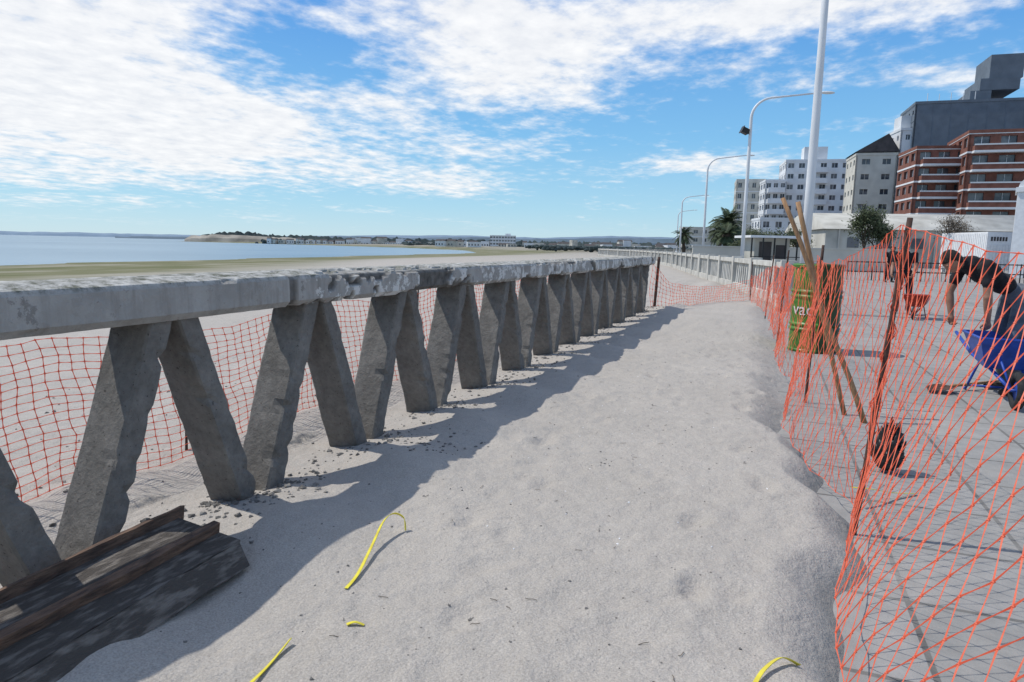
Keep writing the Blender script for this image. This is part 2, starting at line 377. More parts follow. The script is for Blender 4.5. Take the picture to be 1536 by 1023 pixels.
def leg(name,yt,yb_,wid=.115,dep=.225):
    n=34; vs=[];fs=[]
    sec=[(-.5,-.05),(-.44,0),(0,0),(.44,0),(.5,-.05),(.5,-.35),(.5,-.65),(.5,-.95),(.44,-1),(-.44,-1),(-.5,-.95),(-.5,-.65),(-.5,-.35)]
    for i in range(n+1):
        t=i/n; yc=lerp(yt,yb_,t); z=lerp(zb+.03,-.35,t); w=wid*(1+.18*t)
        w=w/math.cos(math.atan((yb_-yt)/(zb+.38)))
        for (a,q) in sec:
            p=Vector((XR-.05+q*dep, yc+a*w, z))
            nn=N3(p.x*4,p.y*4+3,p.z*4)*.004+N3(p.x*22,p.y*22+3,p.z*22)*.003
            chipped=0
            if abs(a)>.4 and q in(0,-.05): chipped=.045*max(0,N3(p.y*5+a,p.z*12,4)-.18)
            vs.append((p.x+nn*(1 if q>-.5 else -1)-chipped,p.y+nn*(1 if a>0 else -1)*1.2-chipped*(1 if a>0 else -1),p.z))
    k=len(sec)
    for i in range(n):
        for j in range(k): fs.append((i*k+j,(i+1)*k+j,(i+1)*k+(j+1)%k,i*k+(j+1)%k))
    fs.append(tuple(range(k))[::-1]); fs.append(tuple(n*k+j for j in range(k)))
    mb=MB(); mb.add(vs,fs); mb.obj(name,[MC],rail)
c=0
for i in range(-3,13):
    ya=Y0+i*SP
    if ya>14.9: break
    leg('leg_%d'%c,ya-.06,ya-.5*SP-.02); c+=1
    if ya+.5<15: leg('leg_%d'%c,ya+.06,ya+.5*SP+.02,.11); c+=1

# ------------------------------------------------------------------ nets
def resample(path,step):
    pts=[Vector(p) for p in path]; out=[]
    cum=[0]
    for a,q in zip(pts[:-1],pts[1:]): cum.append(cum[-1]+math.hypot(q.x-a.x,q.y-a.y))
    n=max(2,int(cum[-1]/step))
    for i in range(n+1):
        s=cum[-1]*i/n; k=0
        while k<len(cum)-2 and cum[k+1]<s: k+=1
        t=(s-cum[k])/(cum[k+1]-cum[k]+1e-9)
        out.append(pts[k].lerp(pts[k+1],t))
    return out
def net(name, bottom, top, cw, rows, r=.0035, diag=False, wob=.03, seed=0, kr=2.3, jit=.16):
    Bp=resample(bottom,cw); cnt=len(Bp)-1
    cum=[0]
    for a,q in zip(bottom[:-1],bottom[1:]): cum.append(cum[-1]+math.hypot(q[0]-a[0],q[1]-a[1]))
    Tp=[]
    for i in range(cnt+1):
        s=cum[-1]*i/cnt
        Tp.append(Vector([float(np.interp(s,cum,[t_[q] for t_ in top])) for q in range(3)]))
    Pt={}
    for i in range(cnt+1):
        for j in range(rows+1):
            ii=i+(.5 if (diag and j%2) else 0)
            ii=max(0,min(cnt,ii))
            i0=min(int(ii),cnt); i1=min(i0+1,cnt); f=ii-i0
            b_=Bp[i0].lerp(Bp[i1],f); t_=Tp[i0].lerp(Tp[i1],f)
            p=b_.lerp(t_,j/rows)
            nv=Vector((N3(ii*.33+seed,j*.25,0),N3(ii*.33+seed,j*.25,7),N3(ii*.4+seed,j*.3,15)*.6))*wob*2
            nv+=Vector((N3(ii*1.3+seed,j*1.1,0),N3(ii*1.3+seed,j*1.1,7),N3(ii*1.4+seed,j*1.3,15)))*cw*jit
            Pt[i,j]=p+nv
    mb=MB()
    def strand(a,q,r):
        d_=(q-a)
        if d_.length<1e-5: return
        d_.normalize(); u=d_.orthogonal().normalized(); w=d_.cross(u)
        ring=[u*math.cos(k*2.094)+w*math.sin(k*2.094) for k in range(3)]
        mid=(a+q)/2
        vs=[a+x*r*1.5 for x in ring]+[mid+x*r*.8 for x in ring]+[q+x*r*1.5 for x in ring]
        fs=[]
        for g in (0,3):
            for k in range(3): fs.append((g+k,g+(k+1)%3,g+3+(k+1)%3,g+3+k))
        mb.add(vs,fs)
    for (i,j),p in Pt.items():
        if diag:
            if (i,j+1) in Pt: strand(p,Pt[i,j+1],r)
            k=(i+1,j+1) if j%2 else (i-1,j+1)
            if k in Pt: strand(p,Pt[k],r)
            if j in (0,rows) and (i+1,j) in Pt: strand(p,Pt[i+1,j],r)
        else:
            if (i+1,j) in Pt: strand(p,Pt[i+1,j],r*.85)
            if (i,j+1) in Pt: strand(p,Pt[i,j+1],r)
        q=r*kr
        mb.add([p+Vector(v_)*q for v_ in ((1,0,0),(-1,0,0),(0,1,0),(0,-1,0),(0,0,1),(0,0,-1))],
               [(0,2,4),(2,1,4),(1,3,4),(3,0,4),(2,0,5),(1,2,5),(3,1,5),(0,3,5)])
    return mb.obj(name,[M['orange']],None)
def stake(name,b_,t_,r=.012,mt='rebar',parent=None):
    mb=MB(); b_=Vector(b_); t_=Vector(t_)
    pts=[b_.lerp(t_,k/14) for k in range(15)]
    mb.tube(pts,[r*(1+.12*(k%2)) for k in range(15)],8); return mb.obj(name,[M[mt]],parent,True)

# beach side net
bb=[];tt=[]
for y in np.arange(-.6,15.6,.6):
    x=-3.35+.10*N3(1,y*.7,2)
    z=gz(x,y)
    bb.append((x+.05,y,z+.02)); 
    sag=.06*abs(math.sin(y*1.35))
    tt.append((x-.08,y,.74+.10*N3(4,y*.5,3)-sag+.012*y))
net('orange_safety_net',bb,tt,.078,18,.0025,False,.013,3,2.8,.08)
for y in (-.4,3.2,6.2,9.6,13):
    stake('fence_stake',(-3.42,y,-.3),(-3.40+.02*math.sin(y),y+.04,.85),.008)
# pavement side net (near): bottom drags out over the sand, top is pulled out to the pavement side
bot=[(.42,-.10,.03),(.36,1.0,.03),(.30,1.8,.025),(.27,2.35,.02),(.36,3.05,-.01),(.48,3.78,-.02)]
top=[(1.05,-.10,1.16),(.90,1.0,1.20),(.80,1.8,1.24),(.74,2.35,1.28),(.66,3.05,1.33),(.58,3.78,1.42)]
net('orange_safety_net',bot,top,.098,14,.0019,True,.014,21,2.9,.10)
bot=[(.48,3.78,-.02),(.36,4.3,-.04),(.22,4.9,-.04),(.16,5.6,-.03),(.17,6.4,-.05),(.33,7.0,-.05)]
top=[(.58,3.78,1.42),(.52,4.3,1.32),(.46,4.9,1.25),(.41,5.6,1.20),(.39,6.4,1.20),(.40,7.0,1.24)]
net('orange_safety_net',bot,top,.10,14,.0018,True,.025,31,2.7,.10)
bot=[(.33,7.0,-.05),(.14,8.0,0),(.10,9.2,0.0),(.12,10.5,.0),(.06,12,.0),(.0,13.5,.0),(-.1,15,.02),(-.3,17,.04),(-.5,18.6,.04)]
top=[(.40,7.0,1.24),(.28,8.0,1.10),(.24,9.2,1.08),(.2,10.5,1.10),(.16,12,1.0),(.1,13.5,.98),(0,15,1.0),(-.25,17,.75),(-.5,18.6,.6)]
net('orange_safety_net',bot,top,.125,12,.0020,True,.05,55)
bot=[(-.5,18.6,.03),(-1.0,17.8,.02),(-1.6,16.6,.0),(-2.1,15.6,.0),(-2.5,15.15,.0)]
top=[(-.5,18.6,.55),(-1.0,17.8,.42),(-1.6,16.6,.40),(-2.1,15.6,.52),(-2.5,15.15,.95)]
net('orange_safety_net',bot,top,.09,7,.0038,False,.03,90)
mb=MB()
for k in range(8):
    pts=[]
    for i in range(24):
        t_=i/23
        p=Vector((.49,3.78,-.02)).lerp(Vector((.60,3.80,1.40)),t_)
        pts.append(p+Vector((N3(k*3,i*.5,0),N3(k*3,i*.5,5),0))*.05)
    mb.tube(pts,.0026,4)
mb.obj('net_bundle',[M['orange']])
stake('fence_stake',(.47,3.76,-.3),(.60,3.80,1.46),.013)
stake('fence_stake',(.37,7.0,-.3),(.42,7.0,1.35),.012)
stake('fence_stake',(.12,11,-.3),(.2,11,1.3),.012)
stake('fence_stake',(-.1,15,-.3),(.0,15,1.2),.012)
stake('fence_stake',(-.5,18.6,-.3),(-.5,18.6,1.0),.012)
stake('fence_stake',(-2.42,15.3,-.2),(-2.36,15.3,1.1),.03)

x1,y1=at(3.02,5.68); x0,y0=at(2.31,6.0)
mb=MB(); pts=[Vector((x1,y1,PZ)).lerp(Vector((x0,y0,1.74)),k/10)+Vector((.01*math.sin(k),0,0)) for k in range(11)]
mb.tube(pts,[.024-.0006*k for k in range(11)],10); mb.obj('wooden_pole',[M['wood']],None,True)
x1,y1=at(2.98,5.95); x0,y0=at(2.50,6.15)
mb=MB(); pts=[Vector((x1,y1,PZ)).lerp(Vector((x0,y0,1.72)),k/10)+Vector((0,.012*math.sin(k*.7),0)) for k in range(11)]
mb.tube(pts,[.021]*11,10); mb.obj('wooden_pole',[M['wood']],None,True)

# drum
dx_,dy_=at(4.40,9.9)
base_ang=math.atan2(-dy_,-dx_)
drum=empty('trash_barrel',(dx_,dy_,PZ))
mb=MB(); r=.335; nn=64
pf=[(0,.02),(r*.96,.02),(r*.99,.0),(r+.008,.015),(r+.008,.035),(r-.004,.05)]
for zc in (.33,.40,.80,.87):
    pf+=[(r-.004,zc-.03),(r+.014,zc-.008),(r+.014,zc+.008),(r-.004,zc+.03)]
pf+=[(r-.004,1.20),(r+.014,1.215),(r+.018,1.245),(r+.004,1.262),(r-.02,1.25),(r-.03,1.2),(r-.03,.1),(0,.1)]
mb.lathe(pf,nn,0)
for fi,f in enumerate(mb.f):      # right half dark green: dark design, with that side's shade put into the colour
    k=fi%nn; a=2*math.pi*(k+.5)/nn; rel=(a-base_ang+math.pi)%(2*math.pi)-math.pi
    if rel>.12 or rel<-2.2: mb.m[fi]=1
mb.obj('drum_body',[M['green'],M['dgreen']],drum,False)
cu=bpy.data.curves.new('lettering','FONT'); cu.body='vaci'; cu.size=.25; cu.extrude=.002; cu.resolution_u=3
to=bpy.data.objects.new('tmp',cu); scene.collection.objects.link(to)
dg=bpy.context.evaluated_depsgraph_get(); tm=bpy.data.meshes.new_from_object(to.evaluated_get(dg)); bpy.data.objects.remove(to)
for v in tm.vertices:
    a=base_ang-1.02+v.co.x/(r); rr=r+.006+v.co.z
    v.co=Vector((rr*math.cos(a),rr*math.sin(a),.54+v.co.y))
lo=bpy.data.objects.new('lettering',tm); scene.collection.objects.link(lo); tm.materials.clear(); tm.materials.append(M['white']); lo.parent=drum

# ------------------------------------------------------------------ small things on the sand
def strap(name,pts,w=.011,tw=0):
    pts=[Vector(p) for p in pts]
    out=[]
    for i in range(len(pts)-1):
        for k in range(6):
            t=k/6
            p0=pts[max(i-1,0)];p1=pts[i];p2=pts[i+1];p3=pts[min(i+2,len(pts)-1)]
            out.append(.5*((2*p1)+(p2-p0)*t+(2*p0-5*p1+4*p2-p3)*t*t+(3*p1-p0-3*p2+p3)*t**3))
    out.append(pts[-1]); mb=MB(); vs=[]
    for i,p in enumerate(out):
        d_=(out[min(i+1,len(out)-1)]-out[max(i-1,0)]).normalized()
        s_=d_.cross(Vector((0,0,1))).normalized(); u=s_.cross(d_)
        a=tw*i/len(out); s2=s_*math.cos(a)+u*math.sin(a); n_=s2.cross(d_)*.0012
        vs+=[p+s2*w+n_,p-s2*w+n_,p-s2*w-n_,p+s2*w-n_]
    fs=[]
    for i in range(len(out)-1):
        for k in range(4): fs.append((i*4+k,i*4+(k+1)%4,(i+1)*4+(k+1)%4,(i+1)*4+k))
    mb.add(vs,fs); mb.obj(name,[M['yellow']])
def G(x,y,h=.006): return (x,y,gnd(x,y)+h)
strap('yellow_strap',[G(-1.41,2.03),G(-1.43,2.14,.012),G(-1.49,2.33,.03),G(-1.535,2.5,.07),G(-1.53,2.58,.085),G(-1.49,2.60,.06),G(-1.47,2.58,.01)],.007,1.2)
strap('yellow_strap',[G(-1.37,1.40),G(-1.37,1.50,.012),G(-1.385,1.60),G(-1.39,1.69,.02)],.007,.8)
strap('yellow_strap',[G(-1.27,1.83),G(-1.25,1.85,.01),G(-1.22,1.86,.004)],.007,.3)
strap('yellow_strap',[G(.03,2.02),G(.06,2.10,.02),G(.11,2.18,.025),G(.165,2.22,.006)],.007,.8)
strap('yellow_strap',[(.5,4.17,-.03),(.62,4.28,-.06),(.75,4.42,-.11),(.9,4.56,-.14)],.008,.3)

# formwork box
fz=max(gz(-2.2+.05*i,.7+.15*j) for i in range(10) for j in range(10))
fw=empty('formwork_box',(-2.06,1.52,fz+.035),R(4)); fw.rotation_euler=(0,R(5),R(4))
def plankmesh(mb,b,t_,mi=0,n=26,amp=.006):
    vs=[];fs=[]
    for i in range(n+1):
        t=i/n; row=[Vector(a).lerp(Vector(q),t) for a,q in zip(b,t_)]
        for k,p in enumerate(row):
            vs.append(p+Vector((N3(p.x*20+k*3,p.y*9,k),0,N3(p.x*20,p.y*7,k+5)*.7))*amp)
    k=len(b)
    for i in range(n):
        for j in range(k): fs.append((i*k+j,i*k+(j+1)%k,(i+1)*k+(j+1)%k,(i+1)*k+j))
    fs.append(tuple(range(k))[::-1]); fs.append(tuple(n*k+j for j in range(k))); mb.add(vs,fs,mi)
mb=MB(); plankmesh(mb,[(-.21,-1,-.01),(.14,-1,-.01),(.14,-1,.02),(-.21,-1,.02)],[(-.21,.60,-.01),(.14,.56,-.01),(.14,.56,.02),(-.21,.60,.02)])
mb.obj('base_board',[M['board']],fw)
mb=MB(); plankmesh(mb,[(-.245,-1.05,0),(-.222,-1.05,0),(-.222,-1.05,.065),(-.245,-1.05,.06)],[(-.225,.63,0),(-.202,.63,0),(-.202,.63,.065),(-.225,.63,.06)])
mb.obj('left_batten',[M['plank']],fw)
mb=MB(); plankmesh(mb,[(-.03,-1.1,.022),(.002,-1.1,.022),(.004,-1.1,.062),(-.028,-1.1,.066)],[(0,.57,.022),(.032,.57,.022),(.034,.57,.062),(.002,.57,.066)])
mb.obj('middle_batten',[M['plank']],fw)
mb=MB(); plankmesh(mb,[(.142,-1.0,-.01),(.22,-1.0,-.055),(.232,-1.0,-.04),(.145,-1.0,.02)],[(.142,.55,-.01),(.22,.50,-.055),(.232,.50,-.04),(.145,.55,.02)],n=50,amp=.014)
mb.obj('side_board',[M['board']],fw)

def chip(mb,x,y,s,z=None,mi=0):
    z=gnd(x,y) if z is None else z
    vs=[]
    for v_ in ((1,0,0),(-1,0,0),(0,1,0),(0,-1,0),(0,0,1),(0,0,-1),(.7,.7,.3),(-.7,.6,-.2)):
        vs.append(Vector(v_)*s*random.uniform(.5,1.1))
    q=Quaternion((random.random(),random.random(),random.random(),random.random())).normalized()
    vs=[Vector(((q@v_).x,(q@v_).y,(q@v_).z*.6)) +Vector((x,y,z+s*.15)) for v_ in vs]
    mb.add(vs,[(0,6,4),(6,2,4),(2,1,4),(1,3,4),(3,0,4),(2,0,5),(1,2,5),(3,1,5),(0,3,5),(0,2,6)],mi)
random.seed(5); mb=MB()
for _ in range(1900):
    i=random.randint(-2,12); y=Y0+(i+.5)*SP+random.gauss(0,.30); x=XR+random.gauss(-.02,.15)
    chip(mb,x,y,min(.045,abs(random.gauss(.004,.010))+.003))
for _ in range(900):
    x=random.uniform(-2.2,.05); y=random.uniform(1.4,12); chip(mb,x,y,min(.015,abs(random.gauss(.001,.0035))+.0015))
for _ in range(900):
    x=random.uniform(-6,-2.7); y=random.uniform(0,14); chip(mb,x,y,min(.03,abs(random.gauss(.003,.008))+.002))
for (cx_,cy_,n,sd,sz) in ((-2.5,1.75,120,.14,.026),(-2.5,2.7,100,.16,.03),(-.88,3.95,12,.035,.009),(-1.52,2.2,3,.02,.02),(-2.0,3.9,60,.15,.02)):
    for _ in range(n): chip(mb,random.gauss(cx_,sd),random.gauss(cy_,sd*1.3),random.uniform(.004,sz))
mb.obj('rubble',[M['rubble']])
mb=MB(); random.seed(14)
for _ in range(45):
    chip(mb,random.uniform(-1.4,.1),random.uniform(1.7,7),random.uniform(.003,.009))
mb.obj('shell_fragments',[M['white']])
mb=MB(); random.seed(9)
for k in range(60):
    x=random.uniform(-1.6,.0); y=random.uniform(1.7,9); a=random.uniform(0,3.1); l=random.uniform(.006,.022)
    pts=[(x+math.cos(a)*l*t+.006*random.random(),y+math.sin(a)*l*t+.006*random.random(),gnd(x,y)+.004) for t in (-1,-.4,.2,1)]
    mb.tube(pts,.0012,4)
mb.obj('dry_twigs',[M['leafdry']])
mb=MB(); vs=[];fs=[]; bx,by=.80,4.98
nu,nv=40,30
for j in range(nv+1):
    t=math.pi*j/nv
    for k in range(nu):
        a=2*math.pi*k/nu
        v_=Vector((math.sin(t)*math.cos(a),math.sin(t)*math.sin(a),math.cos(t)))
        w=1+.55*noise.noise(v_*2.2+Vector((3,1,2)))+.35*abs(noise.noise(v_*5))
        h=(v_.z+1)/2
        vs.append((bx+v_.x*.09*w*(1.2-.6*h),by+v_.y*.09*w*(1.1-.5*h),PZ+.01+h*.28*w))
for j in range(nv):
    for k in range(nu): fs.append((j*nu+k,(j+1)*nu+k,(j+1)*nu+(k+1)%nu,j*nu+(k+1)%nu))
mb.add(vs,fs); mb.obj('black_rubbish_bag',[M['black']],None,True)

# ------------------------------------------------------------------ second balustrade
line=[(.35,17.5),(.2,19.5),(-3.3,35),(-6.8,51),(-11,67),(-16.5,85),(-26,107),(-30,130),(-28,175),(-20,220)]
bal=empty('far_balustrade'); mb=MB()
for (ax,ay),(bx,by) in zip(line[:-1],line[1:]):
    dx,dy=bx-ax,by-ay; Ln=math.hypot(dx,dy); T=Matrix.Translation((ax,ay,0))@Matrix.Rotation(math.atan2(dy,dx),4,'Z')
    mb.box(0,Ln,-.13,.13,.86,1.0,0,T); mb.box(0,Ln,-.15,.15,-.3,.16,0,T)
    st=.34 if ay<80 else .8
    n=int(Ln/st)
    for k in range(n):
        x=(k+.5)*Ln/n
        if k%9==0: mb.box(x-.16,x+.16,-.17,.17,-.3,1.06,0,T)
        else: mb.hexa([(x-.07,-.07,.16),(x+.07,-.07,.16),(x+.07,.07,.16),(x-.07,.07,.16)],[(x-.07,-.05,.86),(x+.07,-.05,.86),(x+.07,.05,.86),(x-.07,.05,.86)],0,T)
mb.obj('rail_and_balusters',[M['balus']],bal)

# ------------------------------------------------------------------ lamps
def lamp(name,c,d_,h=9.0,arm=3.9,r=.11,flood=False):
    x,y=at(c,d_); e=empty(name,(x,y,PZ)); mb=MB()
    ax=Vector((ca,sa,0))
    hb=h-1.3
    pts=[Vector((0,0,0)),Vector((0,0,hb*.5)),Vector((0,0,hb))]; rr=[r,r*.85,r*.7]
    for k in range(1,9):
        a=k/8*R(80); pts.append(Vector((0,0,hb))+ax*(1.1*(1-math.cos(a)))+Vector((0,0,1.0*math.sin(a)))); rr.append(r*(.7-.03*k))
    e_=pts[-1]; pts.append(e_+ax*(arm-1.1)+Vector((0,0,.30))); rr.append(r*.35)
    mb.tube(pts,rr,12); mb.tube([(0,0,0),(0,0,.9)],[r*1.6,r*1.5],12); mb.obj('pole',[M['galv']],e,True)
    p=pts[-1]; mb=MB(); Q=Matrix.Rotation(HEAD,3,'Z').to_quaternion()
    mb.ball(p+ax*.25,(.38,.15,.07),0,Q); mb.obj('lamp_head',[M['galv']],e,True)
    if flood:
        mb=MB(); z=h*.79; T=Matrix.Translation(Vector((0,0,z))-ax*.25)@Matrix.Rotation(HEAD,4,'Z')@Matrix.Rotation(R(25),4,'Y')
        mb.box(-.18,.14,-.17,.17,-.13,.13,0,T); mb.box(-.21,-.18,-.2,.2,-.17,.17,0,T); mb.box(.12,.26,-.03,.03,-.05,.05,0,T)
        mb.obj('floodlight',[M['black']],e)
lamp('street_lamp',11.6,35,9.2,3.6,.105,True)
lamp('street_lamp',15.9,58,9.2,3.4,.11)
lamp('street_lamp',24.3,101,9.2,3.4,.13)
lamp('street_lamp',33,140,9.2,3.4,.14)
x,y=at(6.76,16); e=empty('tall_light_pole',(x,y,PZ)); mb=MB()
mb.tube([(0,0,0),(0,0,3),(0,0,6),(0,0,11)],[.105,.10,.08,.055],20); mb.tube([(0,0,0),(0,0,.5)],[.16,.14],16); mb.obj('mast',[M['galv']],e,True)
mb=MB(); mb.box(-.5,.5,-.04,.04,10.9,11.0); mb.box(-.6,-.25,-.15,.15,10.7,10.95); mb.box(.25,.6,-.15,.15,10.7,10.95); mb.obj('luminaires',[M['galv']],e)

# ------------------------------------------------------------------ buildings
def building(name,p0,p1,depth,z1,floors,bays,wall,trim=None,sill=1.0,head=.5,winfrac=.55,sidebays=3,balc=False,glass='glass',z0=PZ,bands=True,plain=False):
    p0=Vector(at(*p0)); p1=Vector(at(*p1)); dv=p1-p0; w=dv.length
    e=empty(name,(p0.x,p0.y,z0),math.atan2(dv.y,dv.x)); H=z1-z0; fh=H/floors
    trim=trim or wall
    mb=MB(); mb.box(.3,w-.3,.3,depth-.3,0,H-.2); mb.obj('glazing',[M[glass]],e)
    mb=MB()
    def face(Ln,nb,T,pl=False):
        if pl:
            mb.box(0,Ln,0,.31,0,H,0,T)
            for k in range(1,int(Ln/3)):
                mb.box(k*3-.03,k*3+.03,-.02,-.003,0,H,1,T)
            return
        pw=Ln/nb*(1-winfrac)
        for k in range(nb+1):
            c_=Ln*k/nb; a=max(0,c_-pw/2); q=min(Ln,c_+pw/2); mb.box(a,q,0,.31,0,H,0,T)
        for f in range(floors+1):
            zz=f*fh; a=max(0,zz-head); q=min(H,zz+sill)
            if q>a: mb.box(.01,Ln-.01,.015,.305,a,q,0,T)
            if f>0 and bands: mb.box(-.05,Ln+.05,-.06,.02,zz-.14,zz+.14,1,T)
        for k in range(nb):
            c_=Ln*(k+.5)/nb
            mb.box(c_-.04,c_+.04,.2,.29,0,H-.2,1,T)
    face(w,bays,Matrix.Identity(4),plain)
    face(depth,sidebays,Matrix.Translation((0,depth,0))@Matrix.Rotation(-math.pi/2,4,'Z'))
    face(depth,sidebays,Matrix.Translation((w,0,0))@Matrix.Rotation(math.pi/2,4,'Z'))
    mb.box(0,w,depth-.3,depth-.01,0,H,0)
    mb.box(-.1,w+.1,-.1,depth+.1,H,H+.5,0)
    mb.obj('walls',[M[wall],M[trim]],e)
    if balc:
        mb=MB()
        for f in range(1,floors):
            for (a,q) in balc:
                zz=f*fh; a_,q_=a*w,q*w
                mb.box(a_,q_,-1.5,-.07,zz-.22,zz+.12,1); mb.box(a_+.02,q_-.02,-1.48,-1.36,zz+.125,zz+.9,0)
                mb.box(a_+.02,a_+.12,-1.35,-.07,zz+.125,zz+.9,0); mb.box(q_-.12,q_-.02,-1.35,-.07,zz+.125,zz+.9,0)
                mb.box(a_,q_,-1.5,-1.34,zz+.905,zz+1.12,1)
        mb.obj('balconies',[M[wall],M[trim]],e)
    return e
def addbox(e,name,x0,x1,y0,y1,z0,z1,mt):
    mb=MB(); mb.box(x0,x1,y0,y1,z0,z1); return mb.obj(name,[M[mt]],e)
e=building('brick_apartment_building',(72.5,113),(100,103),14,20.5,7,8,'brick','wht',.9,.5,.6,4,[(.02,.26),(.40,.62),(.8,.98)])
addbox(e,'roof_house',17,26,4,10,21.2,25.0,'brick'); addbox(e,'white_roof_house',20,25,1,3.9,21.2,26.0,'wht')
e=building('brick_apartment_block',(67.8,119),(76,117),10,18.8,7,3,'brick','wht',.9,.5,.6,3,[(.08,.92)])
e=building('grey_tower_building',(77.5,138),(102,130),13,30,10,9,'grey','grey',1.3,.9,.35,4,plain=True)
mb=MB(); mb.box(9.5,13,2,12,30.7,32.6); mb.box(11,17.5,2,12,32.65,34.8); mb.box(12.5,18,2.5,11.5,34.85,39.2); mb.obj('stepped_roof_block',[M['grey']],e)
mb=MB(); 
for k in range(5): mb.tube([(2+k*2,.5,30.5),(2+k*2,.5,32.2-.2*(k%2))],.06,5)
mb.obj('roof_antennas',[M['galv']],e)
e=building('beige_apartment_building',(68.3,141),(75.5,139),10,20.5,7,2,'cream','cream',1.2,.7,.4,3,bands=False)
mb=MB(); mb.add([(-.3,-.3,21.3),(7.8,-.3,21.3),(7.8,10.3,21.3),(-.3,10.3,21.3),(5.5,-.3,24.8),(5.5,10.3,24.8)],[(0,1,4),(1,2,5,4),(2,3,5),(3,0,4,5)]); mb.obj('pitched_roof',[M['roofd']],e)
e=building('white_stair_tower_building',(75.7,139),(81,138),9,25.2,8,2,'wht','wht',1.4,.8,.3,3,bands=False)
addbox(e,'roof_tank_room',.5,3.5,2,6,25.9,28.5,'wht')
e=building('white_apartment_tower',(74.0,192),(90,188),14,25.5,9,6,'wht','wht',1.1,.5,.55,4,[(.35,.65)])
addbox(e,'blue_awning',-.8,-.1,2,8,12,15,'shadeblue'); addbox(e,'roof_room',5,11,4,9,26.2,30,'wht')
e=building('white_terrace_building',(68.4,191),(73.8,190),12,20,7,3,'wht','wht',1.0,.5,.6,3,[(.1,.9)])
building('cream_apartment_building',(64.0,202),(71.5,200),12,21,7,4,'cream','wht',1.1,.6,.5,3)
building('red_brick_house',(84,170),(93,168),10,22,7,3,'brick','cream',1.2,.6,.4,3)
building('low_white_building',(62,175),(86,172),10,9,3,8,'wht','wht',1.1,.5,.5,3)
building('cream_low_building',(56,230),(70,228),12,8,3,5,'cream','wht',1.1,.5,.5,3)
# warehouse
p0=Vector(at(31.5,70)); p1=Vector(at(54,66)); dv=p1-p0; w=dv.length
e=empty('warehouse',(p0.x,p0.y,PZ),math.atan2(dv.y,dv.x))
mb=MB(); mb.box(0,w,0,18,0,3.7); 
mb.obj('walls',[M['ware']],e)
mb=MB(); vs=[];fs=[]; nn=24
for k in range(nn+1):
    t=k/nn; yv=-.3+18.6*t; z=3.72+2.0*math.sin(math.pi*min(1,t*1.0))**.8 if 0<t<1 else 3.72
    vs+=[(-.3,yv,z),(w+.3,yv,z)]
for k in range(nn): fs.append((2*k,2*k+1,2*k+3,2*k+2))
fs.append(tuple(2*k for k in range(nn+1))); fs.append(tuple(2*k+1 for k in range(nn+1))[::-1])
mb.add(vs,fs); mb.obj('curved_roof',[mat('fibre_cement_roof',(.5,.49,.45),(.34,.33,.30),.5,.9,.8,6)],e,True)
mb=MB()
for k in range(7):
    a=1.2+k*(w-2)/7; mb.box(a,a+.14,-.14,-.005,0,3.7); mb.box(a+.9,a+2.0,-.05,-.004,1.9,2.9,1)
mb.obj('pilasters_and_windows',[M['cream'],M['glass']],e)
p0=Vector(at(32.4,45)); p1=Vector(at(42.5,37.8)); dv=p1-p0
e=empty('white_arched_building',(p0.x,p0.y,PZ),math.atan2(dv.y,dv.x))
mb=MB(); mb.box(0,12,0,3,0,5.5); mb.box(-.12,12.12,-.12,3.12,5.505,5.8)
mb.add([(0,0,5.81),(3.2,0,5.81)]+[(1.6+1.6*math.cos(math.pi*i/10),0,5.81+.9*math.sin(math.pi*i/10)) for i in range(1,10)]+[(0,2,5.81),(3.2,2,5.81)]+[(1.6+1.6*math.cos(math.pi*i/10),2,5.81+.9*math.sin(math.pi*i/10)) for i in range(1,10)],
  [tuple([0,1]+list(range(2,11))),tuple([11,12]+list(range(13,22)))]+[(1,12,13,2)]+[(i,i+11,i+12,i+1) for i in range(2,10)]+[(10,21,11,0)])
mb.obj('walls',[M['white']],e)
mb=MB()
for k in range(3):
    x=.8+k*3.6; mb.box(x,x+2,-.06,-.004,0,2.6); 
    mb.add([(x+1,-.06,2.605)]+[(x+1-math.cos(math.pi*i/10),-.06,2.605+math.sin(math.pi*i/10)) for i in range(11)],[(0,i+2,i+1) for i in range(10)])
mb.obj('arches',[M['glass']],e)
p0=Vector(at(34.2,50)); e=empty('white_container',(p0.x,p0.y,PZ),HEAD-R(4))
mb=MB(); mb.box(0,2.6,0,6,.35,3.1)
for k in range(12): mb.box(.1+k*.21,.2+k*.21,-.03,-.003,.45,2.2)
for k in range(26): mb.box(-.03,-.003,.1+k*.225,.22+k*.225,.45,3.0)
for (a,q) in ((0.1,.3),(2.3,5.6),(2.3,.3),(.1,5.6)): mb.box(a,a+.2,q,q+.2,0,.348)
mb.obj('box',[M['white']],e)
mb=MB(); 
for k in range(6): mb.box(.25+k*.2,.38+k*.2,-.02,-.004,2.45,2.75)
mb.obj('lettering',[M['roofd']],e)
p0=Vector(at(15.6,45)); e=empty('beach_kiosk',(p0.x,p0.y,PZ),HEAD)
mb=MB(); mb.box(-.3,3.6,-.3,3,2.25,2.4); mb.obj('flat_roof',[M['white']],e)
mb=MB(); mb.box(.3,2.6,.6,2.6,0,2.24); mb.obj('hut',[M['ware']],e)
mb=MB(); mb.box(.6,1.4,.55,.595,0,2.0); mb.box(1.7,2.4,.55,.595,.9,1.8); mb.obj('door_and_hatch',[M['roofd']],e)
mb=MB()
for k in range(6): mb.box(-.2+k*.74,-.12+k*.74,-.2,-.12,0,2.24)
for z in (.5,1.0): mb.box(-.2,3.5,-.18,-.14,z,z+.05)
mb.obj('posts',[M['black']],e)
e=empty('metal_fence'); mb=MB()
A=Vector((*at(17.5,36),0)); B=Vector((*at(27,36),0)); 
n=44
